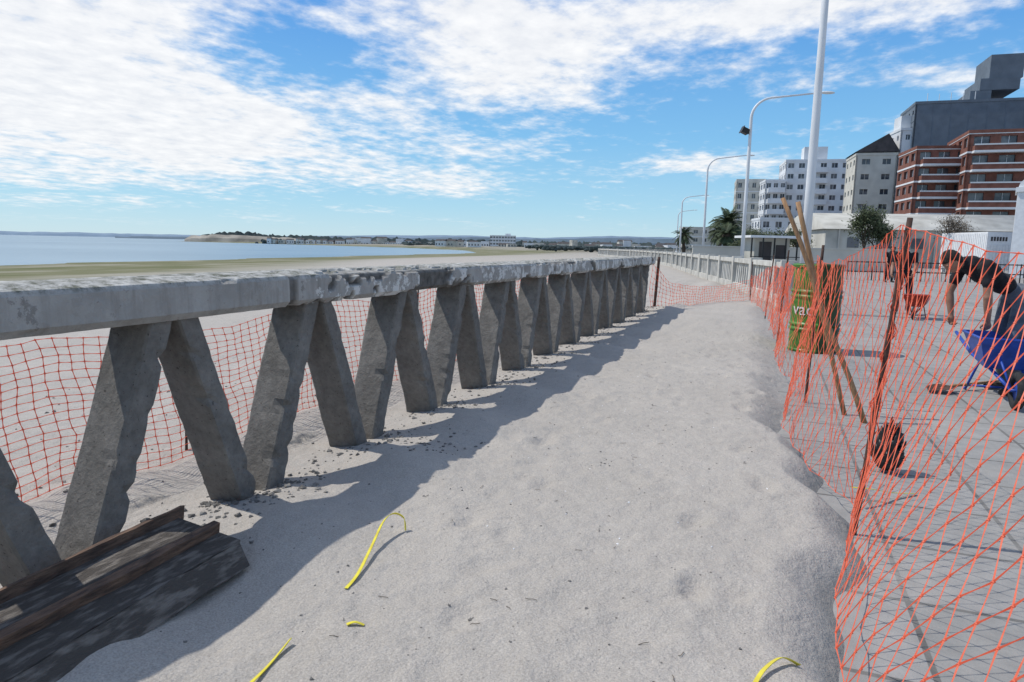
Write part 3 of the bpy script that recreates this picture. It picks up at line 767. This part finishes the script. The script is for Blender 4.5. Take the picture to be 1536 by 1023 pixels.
for z in (.45,.95): mb.tube([A+Vector((0,0,PZ+z)),B+Vector((0,0,PZ+z))],.03,6)
for k in range(n+1):
    p=A.lerp(B,k/n); mb.tube([p+Vector((0,0,PZ)),p+Vector((0,0,PZ+1.0))],.03 if k%6==0 else .012,5)
mb.obj('rails_and_bars',[M['black']],e)
e=empty('white_garden_wall',(*at(13.5,52),PZ),HEAD-R(2)); mb=MB(); mb.box(0,16,0,.2,0,1.6); mb.box(-.05,16.05,-.05,.25,1.605,1.7); mb.obj('wall',[M['cream']],e)

# ------------------------------------------------------------------ vegetation
def palm(name,c,d_,h,cr,seed):
    random.seed(seed); x,y=at(c,d_); e=empty(name,(x,y,PZ)); mb=MB()
    pts=[(0.08*math.sin(k*.4),0,h*k/12) for k in range(13)]
    mb.tube(pts,[.32-.06*math.sin(k*1.0)*(k%2)-.008*k for k in range(13)],10); mb.ball((0,0,h),(.45,.45,.5)); mb.obj('trunk',[M['trunk']],e)
    mb=MB()
    for k in range(46):
        a=k*2.4; el=R(random.uniform(-30,80)); L_=cr*random.uniform(.85,1.15); dirv=Vector((math.cos(a)*math.cos(el),math.sin(a)*math.cos(el),math.sin(el)))
        p=Vector((0,0,h+.1)); n=12; side=Vector((-math.sin(a),math.cos(a),0))
        for s_ in range(n):
            dirv=(dirv+Vector((0,0,-.13))).normalized(); q=p+dirv*L_/n
            mb.add([p+Vector((0,0,.02)),q+Vector((0,0,.02)),q-side*.02,p-side*.02],[(0,1,2,3)])
            wl=.5*math.sin(math.pi*(s_+1.3)/(n+1.5))**.7*cr/2.2
            for sg in (-1,1):
                for u in (.2,.6,.95):
                    b0=p.lerp(q,u); tip=b0+side*sg*wl+dirv*wl*.55+Vector((0,0,-wl*.35+random.uniform(-.05,.05)))
                    mb.add([b0,b0+dirv*.07,tip],[(0,1,2)])
            p=q
    mb.obj('fronds',[M['palm']],e)
palm('palm_tree',21.6,70,3.9,2.0,1); palm('palm_tree',20.6,67,2.6,1.5,2); palm('palm_tree',23.5,76,3.9,2.0,3); palm('palm_tree',25,84,3.4,1.8,8)
palm('palm_tree',27.5,112,3.4,2.0,4); palm('palm_tree',29,98,3.6,1.8,5)
def tree(name,c,d_,h,r,nl,seed,leaf='leaf',ls=.12,trunk=.13,squash=1.0):
    random.seed(seed); x,y=at(c,d_); e=empty(name,(x,y,PZ)); mb=MB(); tips=[]
    def br(p,dv,L_,rad,dep):
        q=p+dv*L_; m_=p.lerp(q,.5)+Vector((random.uniform(-1,1),random.uniform(-1,1),0))*L_*.08
        mb.tube([p,m_,q],[rad,rad*.8,rad*.6],6)
        if dep==0: tips.append(q); tips.append(m_); return
        for _ in range(3 if dep>1 else 4):
            nd_=(dv+Vector((random.uniform(-1,1),random.uniform(-1,1),random.uniform(-.25,.7)))*.8).normalized()
            br(q,nd_,L_*random.uniform(.6,.85),rad*.55,dep-1)
    br(Vector((0,0,0)),Vector((.05,0,1)).normalized(),h*.32,trunk,3)
    mb.obj('trunk_and_limbs',[M['trunk']],e)
    mb=MB()
    for _ in range(nl):
        t_=random.choice(tips); p=t_+Vector((random.gauss(0,r),random.gauss(0,r),random.gauss(0,r*squash)))
        a=Vector((random.uniform(-1,1),random.uniform(-1,1),random.uniform(-1,1))).normalized(); q=a.orthogonal().normalized(); s_=ls*random.uniform(.6,1.3)
        mb.add([p,p+a*s_+q*s_*.35,p+a*s_*1.8,p+a*s_-q*s_*.35],[(0,1,2,3)])
    mb.obj('leaves',[M[leaf]],e)
tree('leafy_tree',28.3,56,5.4,.30,3600,3)
tree('leafy_tree',29.9,57,4.4,.30,2300,4)
tree('bare_tree',35,56,4.8,.25,700,6,'leafdry',.10)
tree('bare_tree',36.6,57,4.6,.25,700,16,'leafdry',.10)
tree('leafy_tree',22.5,60,3.2,.30,2300,9); tree('leafy_tree',25.0,62,3.6,.3,2500,12); tree('leafy_tree',19.5,58,2.6,.3,1900,13)
tree('leafy_tree',30,90,4.6,.4,2200,14); tree('leafy_tree',38,110,5,.4,2200,15)

# ------------------------------------------------------------------ distance
def ridge(name,pts,mt,zb_=-4,depth=200,jag=0,step=6,seed=0):
    out=[]
    for (a,q) in zip(pts[:-1],pts[1:]):
        n=max(2,int(math.hypot(q[0]-a[0],q[1]-a[1])/step))
        for k in range(n):
            t=k/n; out.append([a[j]+(q[j]-a[j])*t for j in range(3)])
    out.append(list(pts[-1])); vs=[];fs=[]
    for i,(c_,d_,h) in enumerate(out):
        hh=h+jag*(N3(i*.31+seed,0,seed)+.6*N3(i*.9+seed,3,seed)); dl=math.hypot(c_,d_); ux,uy=c_/dl,d_/dl
        for k,(dd,z) in enumerate(((0,zb_),(depth*.05,-1.9+(hh+1.9)*.55),(depth*.15,hh),(depth,hh*.9),(depth*1.5,zb_))):
            x,y=at(c_+ux*dd,d_+uy*dd); vs.append((x,y,z))
    for i in range(len(out)-1):
        for k in range(4): fs.append((i*5+k,(i+1)*5+k,(i+1)*5+k+1,i*5+k+1))
    mb=MB(); mb.add(vs,fs); return mb.obj(name,[M[mt]],None,False)
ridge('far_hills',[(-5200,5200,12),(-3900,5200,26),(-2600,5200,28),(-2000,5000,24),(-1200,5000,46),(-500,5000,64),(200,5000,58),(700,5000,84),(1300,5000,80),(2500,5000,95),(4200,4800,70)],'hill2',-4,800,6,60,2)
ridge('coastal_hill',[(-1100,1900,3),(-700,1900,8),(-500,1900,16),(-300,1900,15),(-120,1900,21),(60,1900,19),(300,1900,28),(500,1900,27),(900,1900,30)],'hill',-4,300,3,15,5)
ridge('headland_cliff',[(-330,690,0.2),(-322,688,4.0),(-300,684,5.4),(-270,680,5.4),(-240,670,4.4),(-215,640,3.8),(-180,640,2.5)],'cliff',-4,60,1.1,4,3)
ridge('distant_tree_line',[(-318,700,4.5),(-300,700,7.6),(-280,695,9.0),(-262,695,8.2),(-240,690,6.0),(-200,680,6.4),(-160,660,4.8),(-120,640,5.6),(-80,640,4.8),(-30,620,5.4),(10,620,4.8),(60,560,5.0),(110,480,4.6),(150,450,5.0)],'ftree',-2,20,2.4,1.6,9)
random.seed(21); mb=MB()
for _ in range(130):
    c_=random.uniform(-215,120); d_=random.uniform(440,640)-max(0,c_)*1.2
    if c_<-60: d_=max(d_,590)
    x,y=at(c_,d_)
    w=random.uniform(3,9); h=random.uniform(1.8,4.4)*(1.5 if random.random()<.15 else 1); T=Matrix.Translation((x,y,0))@Matrix.Rotation(HEAD+random.uniform(-.3,.3),4,'Z')
    z0=-1.6 if d_>560 else -.6; mb.box(-w/2,w/2,-3,3,z0,z0+h,random.choice([0,0,1,2]),T)
    if random.random()<.5: mb.hexa([(-w/2-.2,-3.2,z0+h+.01),(w/2+.2,-3.2,z0+h+.01),(w/2+.2,3.2,z0+h+.01),(-w/2-.2,3.2,z0+h+.01)],[(-w/2,-.1,z0+h+1.1),(w/2,-.1,z0+h+1.1),(w/2,.1,z0+h+1.1),(-w/2,.1,z0+h+1.1)],3,T)
    for k in range(int(w/2)): mb.box(-w/2+.6+k*2,-w/2+1.5+k*2,-3.05,-3.01,z0+1,z0+2.1,4,T)
mb.obj('distant_town',[M['wht'],M['cream'],M['ware'],M['roofd'],M['glass']])
mb=MB(); random.seed(33)
for k in range(170):
    c_=random.uniform(10,75); d_=random.uniform(200,420); x,y=at(c_,d_)
    for q in range(7):
        mb.ball((x+random.gauss(0,2.0),y+random.gauss(0,1.5),random.uniform(.1,1.1)),(random.uniform(.5,1.3),random.uniform(.5,1.1),random.uniform(.3,.8)),0,None,7,5)
for k in range(110):
    c_=random.uniform(-215,20); d_=random.uniform(520,600) if c_>-90 else 600+random.uniform(0,20); x,y=at(c_,d_)
    for q in range(6):
        mb.ball((x+random.gauss(0,4.0),y+random.gauss(0,2.5),random.uniform(-1.6,1.2)),(random.uniform(1,2.4),random.uniform(1,2),random.uniform(.8,2.0)),0,None,7,5)
mb.obj('beach_shrubs',[M['ftree']])
building('distant_hotel',(-17.5,500),(1.2,500),10,7.6,4,9,'wht','wht',.8,.4,.7,3,z0=-1.8)
e=bpy.data.objects['distant_hotel']; addbox(e,'roof_room',11,15,2,6,9.9,11.2,'wht')
# ------------------------------------------------------------------ people
def person(name,loc,facing,J,clothes,voxel=.012,detail=True,lookdir=(.9,0,-.3),headup=(.3,0,.95),logo=False):
    f=Vector(facing).normalized(); f=Vector((f.x,f.y,0)); l=Vector((-f.y,f.x,0)); o_=Vector(loc)
    Rm=Matrix((f,l,Vector((0,0,1)))).transposed()
    def W(p): return o_+Rm@Vector(p)
    segs=[];mb=MB()
    def cap(a,b_,ra,rb,mi):
        a=W(a);b_=W(b_); n=5
        pts=[a.lerp(b_,k/n) for k in range(n+1)]; mb.tube(pts,[lerp(ra,rb,k/n) for k in range(n+1)],12)
        mb.ball(a,ra,0,None,12,8); mb.ball(b_,rb,0,None,12,8); segs.append((a,b_,(ra+rb)/2,mi))
    def ell(c_,r,fw,up,mi):
        fw=(Rm@Vector(fw)).normalized(); up=Rm@Vector(up); up=(up-fw*up.dot(fw)).normalized(); s_=up.cross(fw)
        Q=Matrix((fw,s_,up)).transposed().to_quaternion(); mb.ball(W(c_),r,0,Q,18,12)
        segs.append((W(c_)-up*r[2]*.5,W(c_)+up*r[2]*.5,(r[0]+r[1])/2,mi)); return Q
    SK,SH,PA,BO=0,1,2,3
    v=Vector
    pel,ch,nb,hd=v(J['pelvis']),v(J['chest']),v(J['neck']),v(J['head'])
    up=(ch-pel).normalized(); fw=v((up.z,0,-up.x))
    ell(pel,(.115,.165,.13),fw,up,PA); ell(pel.lerp(ch,.5),(.105,.145,.15),fw,up,SH); ell(ch,(.125,.175,.19),fw,up,SH)
    cap(nb-(nb-ch)*.3,nb,.10,.065,SH); cap(nb,nb.lerp(hd,.6),.058,.055,SK)
    lf=v(lookdir).normalized(); hu=v(headup); hu=(hu-lf*hu.dot(lf)).normalized()
    ell(hd,(.095,.076,.118),lf,hu,SK); ell(hd-hu*.06+lf*.028,(.062,.052,.055),lf,hu,SK)
    cap(hd+lf*.09-hu*.002,hd+lf*.112-hu*.032,.009,.014,SK)
    cap(hd+lf*.082+hu*.025+v((0,.03,0)),hd+lf*.082+hu*.025-v((0,.03,0)),.012,.012,SK)
    cap(hd+lf*.085-hu*.06+v((0,.018,0)),hd+lf*.085-hu*.06-v((0,.018,0)),.008,.008,SK)
    for s in (1,-1): ell(hd+v((0,.077*s,0))-hu*.01-lf*.005,(.018,.009,.032),lf,hu,SK)
    for s,k in ((1,'l'),(-1,'r')):
        sh,elb,ha=v(J['sh_'+k]),v(J['el_'+k]),v(J['ha_'+k])
        cap(ch.lerp(sh,.55),sh,.085,.066,SH); mid=sh.lerp(elb,.55)
        cap(sh,mid,.064,.056,SH); cap(mid,elb,.046,.040,SK); cap(elb,elb.lerp(ha,.35),.042,.040,SK); cap(elb.lerp(ha,.35),ha,.040,.026,SK)
        dn=(ha-elb).normalized(); sd=v((0,1,0)); sd=(sd-dn*sd.dot(dn)).normalized(); fr=dn.cross(sd)*1.0
        if fr.x<0: fr=-fr
        cap(ha,ha+dn*.03,.026,.028,SK)
        for i in range(4):
            off=fr*(.030-.020*i); b0=ha+dn*.055+off; ln=(.040,.046,.043,.034)[i]
            cap(ha+dn*.02+off*.6,b0,.014,.012,SK)
            k1=b0+(dn*.85-sd*s*.45).normalized()*ln; k2=k1+(dn*.2-sd*s*.95).normalized()*ln*.65; k3=k2+(-dn*.5-sd*s*.8).normalized()*ln*.5
            cap(b0,k1,.0105,.0095,SK); cap(k1,k2,.0092,.0085,SK); cap(k2,k3,.0085,.007,SK)
        t0=ha+dn*.015+fr*.026; t1=t0+(dn*.6+fr*.7-sd*s*.3).normalized()*.04; t2=t1+(dn*.8-sd*s*.6).normalized()*.03
        cap(t0,t1,.014,.0115,SK); cap(t1,t2,.011,.009,SK)
        hp,kn,an,to_=v(J['hip_'+k]),v(J['kn_'+k]),v(J['an_'+k]),v(J['toe_'+k])
        cap(hp,kn,.098,.066,PA); cap(kn,kn.lerp(an,.35),.066,.068,PA); cap(kn.lerp(an,.35),an+v((0,0,.03)),.066,.056,PA)
        cap(an-v((.05,0,.035)),to_,.042,.036,BO); cap(an,an+v((0,0,.03)),.046,.048,BO)
    me=bpy.data.meshes.new('tmp'); me.from_pydata(mb.v,[],mb.f); to=bpy.data.objects.new('tmp',me); scene.collection.objects.link(to)
    rm=to.modifiers.new('r','REMESH'); rm.mode='VOXEL'; rm.voxel_size=voxel
    s_=to.modifiers.new('s','SMOOTH'); s_.iterations=3 if voxel<.008 else 2; s_.factor=.5
    dg=bpy.context.evaluated_depsgraph_get(); bm_=bpy.data.meshes.new_from_object(to.evaluated_get(dg)); bpy.data.objects.remove(to)
    nf=len(bm_.polygons); cen=np.zeros(nf*3); bm_.polygons.foreach_get('center',cen); cen=cen.reshape(-1,3)
    best=np.full(nf,1e9); mi=np.zeros(nf,int)
    for (a,b_,r,mm) in segs:
        a=np.array(a);q=np.array(b_)-a; L2=max(q@q,1e-9); t=np.clip((cen-a)@q/L2,0,1)
        dd=np.linalg.norm(cen-a-t[:,None]*q,axis=1)-r*(1.06 if mm!=SK else 1.0)
        k=dd<best; best[k]=dd[k]; mi[k]=mm
    if logo:
        lc=(cen-np.array(o_))@np.array(Rm)
        bl=np.array(ch.lerp(nb,.25)); upv=np.array(up); fwv=np.array(fw)
        a=(lc-bl)@upv; bk=(lc-bl)@fwv; sd_=lc[:,1]
        for (u0,u1,s0,s1) in ((-.05,.05,.02,.035),(-.05,.05,.06,.075),(.03,.05,-.06,.10),(-.05,-.03,-.06,.10),(-.01,.01,.02,.10),(-.05,.05,-.06,-.045),(-.05,.05,-.02,-.005)):
            k=(bk<-.02)&(a>u0)&(a<u1)&(sd_>s0)&(sd_<s1)&(mi==1); mi[k]=4
    bm_.materials.clear()
    for c_ in clothes: bm_.materials.append(M[c_])
    bm_.materials.append(M['logo'])
    bm_.polygons.foreach_set('material_index',mi.tolist()); bm_.polygons.foreach_set('use_smooth',[True]*nf)
    e=empty(name); bo=bpy.data.objects.new('body',bm_); scene.collection.objects.link(bo); bo.parent=e
    mb=MB(); fw_=(Rm@lf).normalized(); u_=(Rm@hu).normalized(); s2=u_.cross(fw_); Q=Matrix((fw_,s2,u_)).transposed()
    vs=[];fs=[];nu,nv=28,14
    for j in range(nv+1):
        t=math.pi*.60*j/nv
        for k in range(nu):
            a=2*math.pi*k/nu; tt=t*(.62 if math.cos(a)>.35 else (1.0 if math.cos(a)>-.2 else 1.12))
            p=v((.103*math.sin(tt)*math.cos(a)-.006,.085*math.sin(tt)*math.sin(a),.128*math.cos(tt)))
            p*=1+.05*N3(p.x*60,p.y*60,p.z*60); vs.append(W(hd)+Q@p)
    for j in range(nv):
        for k in range(nu): fs.append((j*nu+k,(j+1)*nu+k,(j+1)*nu+(k+1)%nu,j*nu+(k+1)%nu))
    mb.add(vs,fs); mb.obj('hair',[M['hair']],e,True)
    mb=MB()
    for s in (1,-1): mb.ball(W(hd)+Q@v((.080,.030*s,.006)),.0125,0,None,8,6)
    mb.obj('eyes',[M['eye']],e,True)
    return e,W
bent=dict(pelvis=(-.02,0,1.04),chest=(.36,0,1.27),neck=(.55,0,1.36),head=(.71,.01,1.37),
 sh_l=(.46,.20,1.33),sh_r=(.46,-.20,1.33),el_l=(.46,.25,1.02),el_r=(.54,-.24,1.04),ha_l=(.40,.20,.77),ha_r=(.52,-.20,.79),
 hip_l=(-.02,.10,.97),hip_r=(-.02,-.10,.97),kn_l=(.10,.15,.53),kn_r=(.04,-.14,.52),an_l=(-.02,.16,.09),an_r=(-.10,-.15,.09),toe_l=(.15,.18,.04),toe_r=(.07,-.17,.04))
xw,yw=at(5.22,7.1)
e,W=person('bending_worker',(xw,yw,PZ),(-ca,-sa,0),bent,['skin','shirt','jeans','boot'],.0065,lookdir=(.60,.25,-.75),headup=(.78,.1,.6),logo=True)
stand=dict(pelvis=(0,0,.98),chest=(.03,0,1.30),neck=(.03,0,1.50),head=(.06,0,1.66),
 sh_l=(.02,.20,1.43),sh_r=(.02,-.20,1.43),el_l=(.02,.26,1.14),el_r=(.02,-.26,1.14),ha_l=(.16,.24,.93),ha_r=(.18,-.22,.93),
 hip_l=(0,.10,.93),hip_r=(0,-.10,.93),kn_l=(.06,.13,.51),kn_r=(-.02,-.12,.51),an_l=(.02,.14,.09),an_r=(-.10,-.13,.09),toe_l=(.20,.17,.04),toe_r=(.08,-.16,.04))
lean=dict(stand); lean.update(chest=(.12,0,1.29),neck=(.18,0,1.48),head=(.26,0,1.62),sh_l=(.15,.20,1.42),sh_r=(.15,-.20,1.42),el_l=(.24,.24,1.13),el_r=(.24,-.24,1.13),ha_l=(.42,.22,.95),ha_r=(.42,-.22,.95))
x,y=at(9.35,16.4); person('standing_worker',(x,y,PZ),(-.3,-1,0),lean,['skin','shirt','shirt','boot'],.012)
x,y=at(18.6,34); person('walking_person',(x,y,PZ),(.3,-1,0),stand,['skin','shirt','shirt','boot'],.015)
x,y=at(20.4,37); person('walking_person',(x,y,PZ),(-.3,-1,0),stand,['skin','shirt','jeans','boot'],.015)
def wheelbarrow(name,c_,d_,rz,mt,s=1.0):
    x,y=at(c_,d_); e=empty(name,(x,y,PZ),rz); e.scale=(s,s,s)
    mb=MB()
    o=[(-.42,-.30,.66),(.50,-.33,.68),(.50,.33,.68),(-.42,.30,.66)]; bt_=[(-.28,-.2,.38),(.22,-.2,.34),(.22,.2,.34),(-.28,.2,.38)]
    i_=[(-.40,-.28,.665),(.48,-.31,.685),(.48,.31,.685),(-.40,.28,.665)]; ib=[(-.27,-.19,.395),(.21,-.19,.355),(.21,.19,.355),(-.27,.19,.395)]
    mb.add(o+bt_+i_+ib,[(0,1,5,4),(1,2,6,5),(2,3,7,6),(3,0,4,7),(4,5,6,7),(8,12,13,9),(9,13,14,10),(10,14,15,11),(11,15,12,8),(12,15,14,13),(0,8,9,1),(1,9,10,2),(2,10,11,3),(3,11,8,0)])
    mb.tube(o+[o[0]],.014,6); mb.obj('tray',[M[mt]],e)
    mb=MB()
    for sg in (1,-1):
        mb.tube([(.62,.05*sg,.19),(.2,.14*sg,.33),(-.3,.22*sg,.42),(-.85,.28*sg,.60)],.018,8)
        mb.tube([(-.12,.17*sg,.38),(-.30,.24*sg,.02),(-.36,.24*sg,.015)],.014,6)
        mb.tube([(.62,.05*sg,.19),(.45,.14*sg,.5)],.012,6)
    mb.tube([(-.30,-.24,.06),(-.30,.24,.06)],.012,6); mb.obj('frame',[M[mt]],e,True)
    mb=MB(); T=Matrix.Translation((.62,0,.19))@Matrix.Rotation(math.pi/2,4,'X')
    pf=[(.11,-.03),(.15,-.04),(.18,-.03),(.19,0),(.18,.03),(.15,.04),(.11,.03),(.11,-.03)]; mb.lathe(pf,28,0,T)
    mb.lathe([(.0,-.012),(.11,-.012),(.11,.012),(0,.012)],16,1,T); mb.tube([(.62,-.07,.19),(.62,.07,.19)],.016,8,1)
    mb.obj('wheel',[M['rubber'],M[mt]],e,True)
wheelbarrow('blue_wheelbarrow',4.98,6.85,HEAD+R(-112),'blue',.95)
wheelbarrow('red_wheelbarrow',9.05,15.3,HEAD+R(235),'red',.78)
x,y=at(4.65,7.1); e=empty('shovel',(x,y,PZ+.03),HEAD+R(200))
mb=MB(); mb.tube([(-.9,0,.05),(0,0,.03)],.016,8); mb.obj('handle',[M['wood']],e,True)
mb=MB(); mb.add([(0,-.03,.03),(.06,-.11,.04),(.22,-.11,.02),(.32,0,0),(.22,.11,.02),(.06,.11,.04),(0,.03,.03),(.15,0,-.005)],[(0,1,7),(1,2,7),(2,3,7),(3,4,7),(4,5,7),(5,6,7),(6,0,7)]); o=mb.obj('blade',[M['rebar']],e)
o.modifiers.new('s','SOLIDIFY').thickness=.004

# ------------------------------------------------------------------ light and sky
sv=Vector((-.69,-.08,1)).normalized()
sl=bpy.data.lights.new('sun','SUN'); sl.energy=3.5; sl.angle=R(.53); sl.color=(1,.955,.875)
so=bpy.data.objects.new('sun',sl); scene.collection.objects.link(so); so.rotation_euler=(-sv).to_track_quat('-Z','Y').to_euler(); so.location=(-20,-5,30)
w=bpy.data.worlds.new('World'); scene.world=w; w.use_nodes=True; nt=w.node_tree; L=nt.links.new; nd=nt.nodes.new
try:
    w.cycles.sampling_method='MANUAL'; w.cycles.sample_map_resolution=512
except Exception: pass
bg=nt.nodes['Background']; bg.inputs['Strength'].default_value=.11
sky=nd('ShaderNodeTexSky'); sky.sky_type='NISHITA'; sky.sun_disc=False; sky.sun_elevation=math.asin(sv.z); sky.sun_rotation=math.atan2(sv.x,sv.y)%(2*math.pi)
sky.air_density=1.0; sky.dust_density=.2; sky.ozone_density=1.5
tc=nd('ShaderNodeTexCoord'); sx=nd('ShaderNodeSeparateXYZ'); L(tc.outputs['Generated'],sx.inputs[0])
def m_(op,a,b_=None,clamp=False):
    n=nd('ShaderNodeMath'); n.operation=op; n.use_clamp=clamp
    for i,v_ in enumerate((a,b_)):
        if v_ is None: continue
        if isinstance(v_,(int,float)): n.inputs[i].default_value=v_
        else: L(v_,n.inputs[i])
    return n.outputs[0]
x_,y_,z_=sx.outputs
az=m_('MULTIPLY',m_('ARCTAN2',x_,y_),57.2958); el=m_('MULTIPLY',m_('ARCSINE',z_),57.2958)
def blob(a0,e0,s1,s2,amp):
    u=m_('DIVIDE',m_('SUBTRACT',az,a0),s1); q=m_('DIVIDE',m_('SUBTRACT',el,e0),s2)
    r=m_('ADD',m_('MULTIPLY',u,u),m_('MULTIPLY',q,q)); return m_('MULTIPLY',m_('EXPONENT',m_('MULTIPLY',r,-1.0)),amp)
cov=None
for bl in [(-58,9.5,15,6,.85),(-42,7.5,12,3.2,.68),(-54,16,12,3.5,.50),(-21,13.5,11,3.4,.72),(-14,17.5,16,2.4,.55),(-37,14.6,5,1.5,-.60),(6,17.5,14,1.8,.45),
           (6,12,10,1.2,.30),(-5,6.6,6,.9,.62),(5,9,6,.8,.3),(-27,5.2,6,1.3,.50),(-1,11,9,2.6,-.35),(-20,2.5,30,1.6,-.2),(-30,52,75,24,.8),(140,30,70,25,.5)]:  # includes high clouds out of view, added for neutral fill light
    o=blob(*bl); cov=o if cov is None else m_('ADD',cov,o)
den=m_('ADD',m_('MAXIMUM',z_,0.0),.09)
cx=nd('ShaderNodeCombineXYZ'); L(m_('DIVIDE',x_,den),cx.inputs[0]); L(m_('DIVIDE',y_,den),cx.inputs[1])
mp=nd('ShaderNodeMapping'); mp.inputs['Rotation'].default_value=(0,0,R(25)); mp.inputs['Scale'].default_value=(1.0,.8,1); L(cx.outputs[0],mp.inputs[0])
n1=noise_node(nt,1.5,6,mp.outputs[0],.60); n1.inputs['Distortion'].default_value=.4
n2=noise_node(nt,8.5,5,mp.outputs[0],.6)
fb=m_('ADD',m_('MULTIPLY',m_('SUBTRACT',n1.outputs['Fac'],.5),2.0),m_('MULTIPLY',m_('SUBTRACT',n2.outputs['Fac'],.5),1.3))
dn_=m_('ADD',fb,cov)
mr=nd('ShaderNodeMapRange'); mr.interpolation_type='SMOOTHSTEP'; L(dn_,mr.inputs[0]); mr.inputs[1].default_value=.0; mr.inputs[2].default_value=.80; mr.inputs[3].default_value=0; mr.inputs[4].default_value=.95
hz=nd('ShaderNodeMapRange'); hz.interpolation_type='SMOOTHSTEP'; L(el,hz.inputs[0]); hz.inputs[1].default_value=.3; hz.inputs[2].default_value=3.0
cf=m_('MULTIPLY',mr.outputs[0],hz.outputs[0])
eln=m_('DIVIDE',el,60.0,True)
haze=ramp(nt,eln,[(0.0,(4.8,6.9,8.1)),(.05,(3.4,6.3,8.3)),(.14,(1.9,5.0,8.3)),(.30,(.75,3.1,7.6)),(1.0,(.6,1.8,4.5))]).outputs['Color']
base=mixc(nt,.80,sky.outputs[0],haze)
ccol=ramp(nt,n2.outputs['Fac'],[(.3,(7.5,7.7,8.1)),(.7,(9.3,9.3,9.3))]).outputs['Color']
L(mixc(nt,cf,base,ccol),bg.inputs['Color'])

# ------------------------------------------------------------------ camera
cam=bpy.data.cameras.new('camera'); cam.lens=24; cam.sensor_width=36; cam.clip_end=60000; cam.clip_start=.05
co=bpy.data.objects.new('camera',cam); scene.collection.objects.link(co)
co.matrix_world=Matrix.Translation((0,0,1.29))@Matrix.Rotation(HEAD,4,'Z')@Matrix.Rotation(R(82),4,'X')@Matrix.Rotation(R(1.2),4,'Z')
scene.camera=co
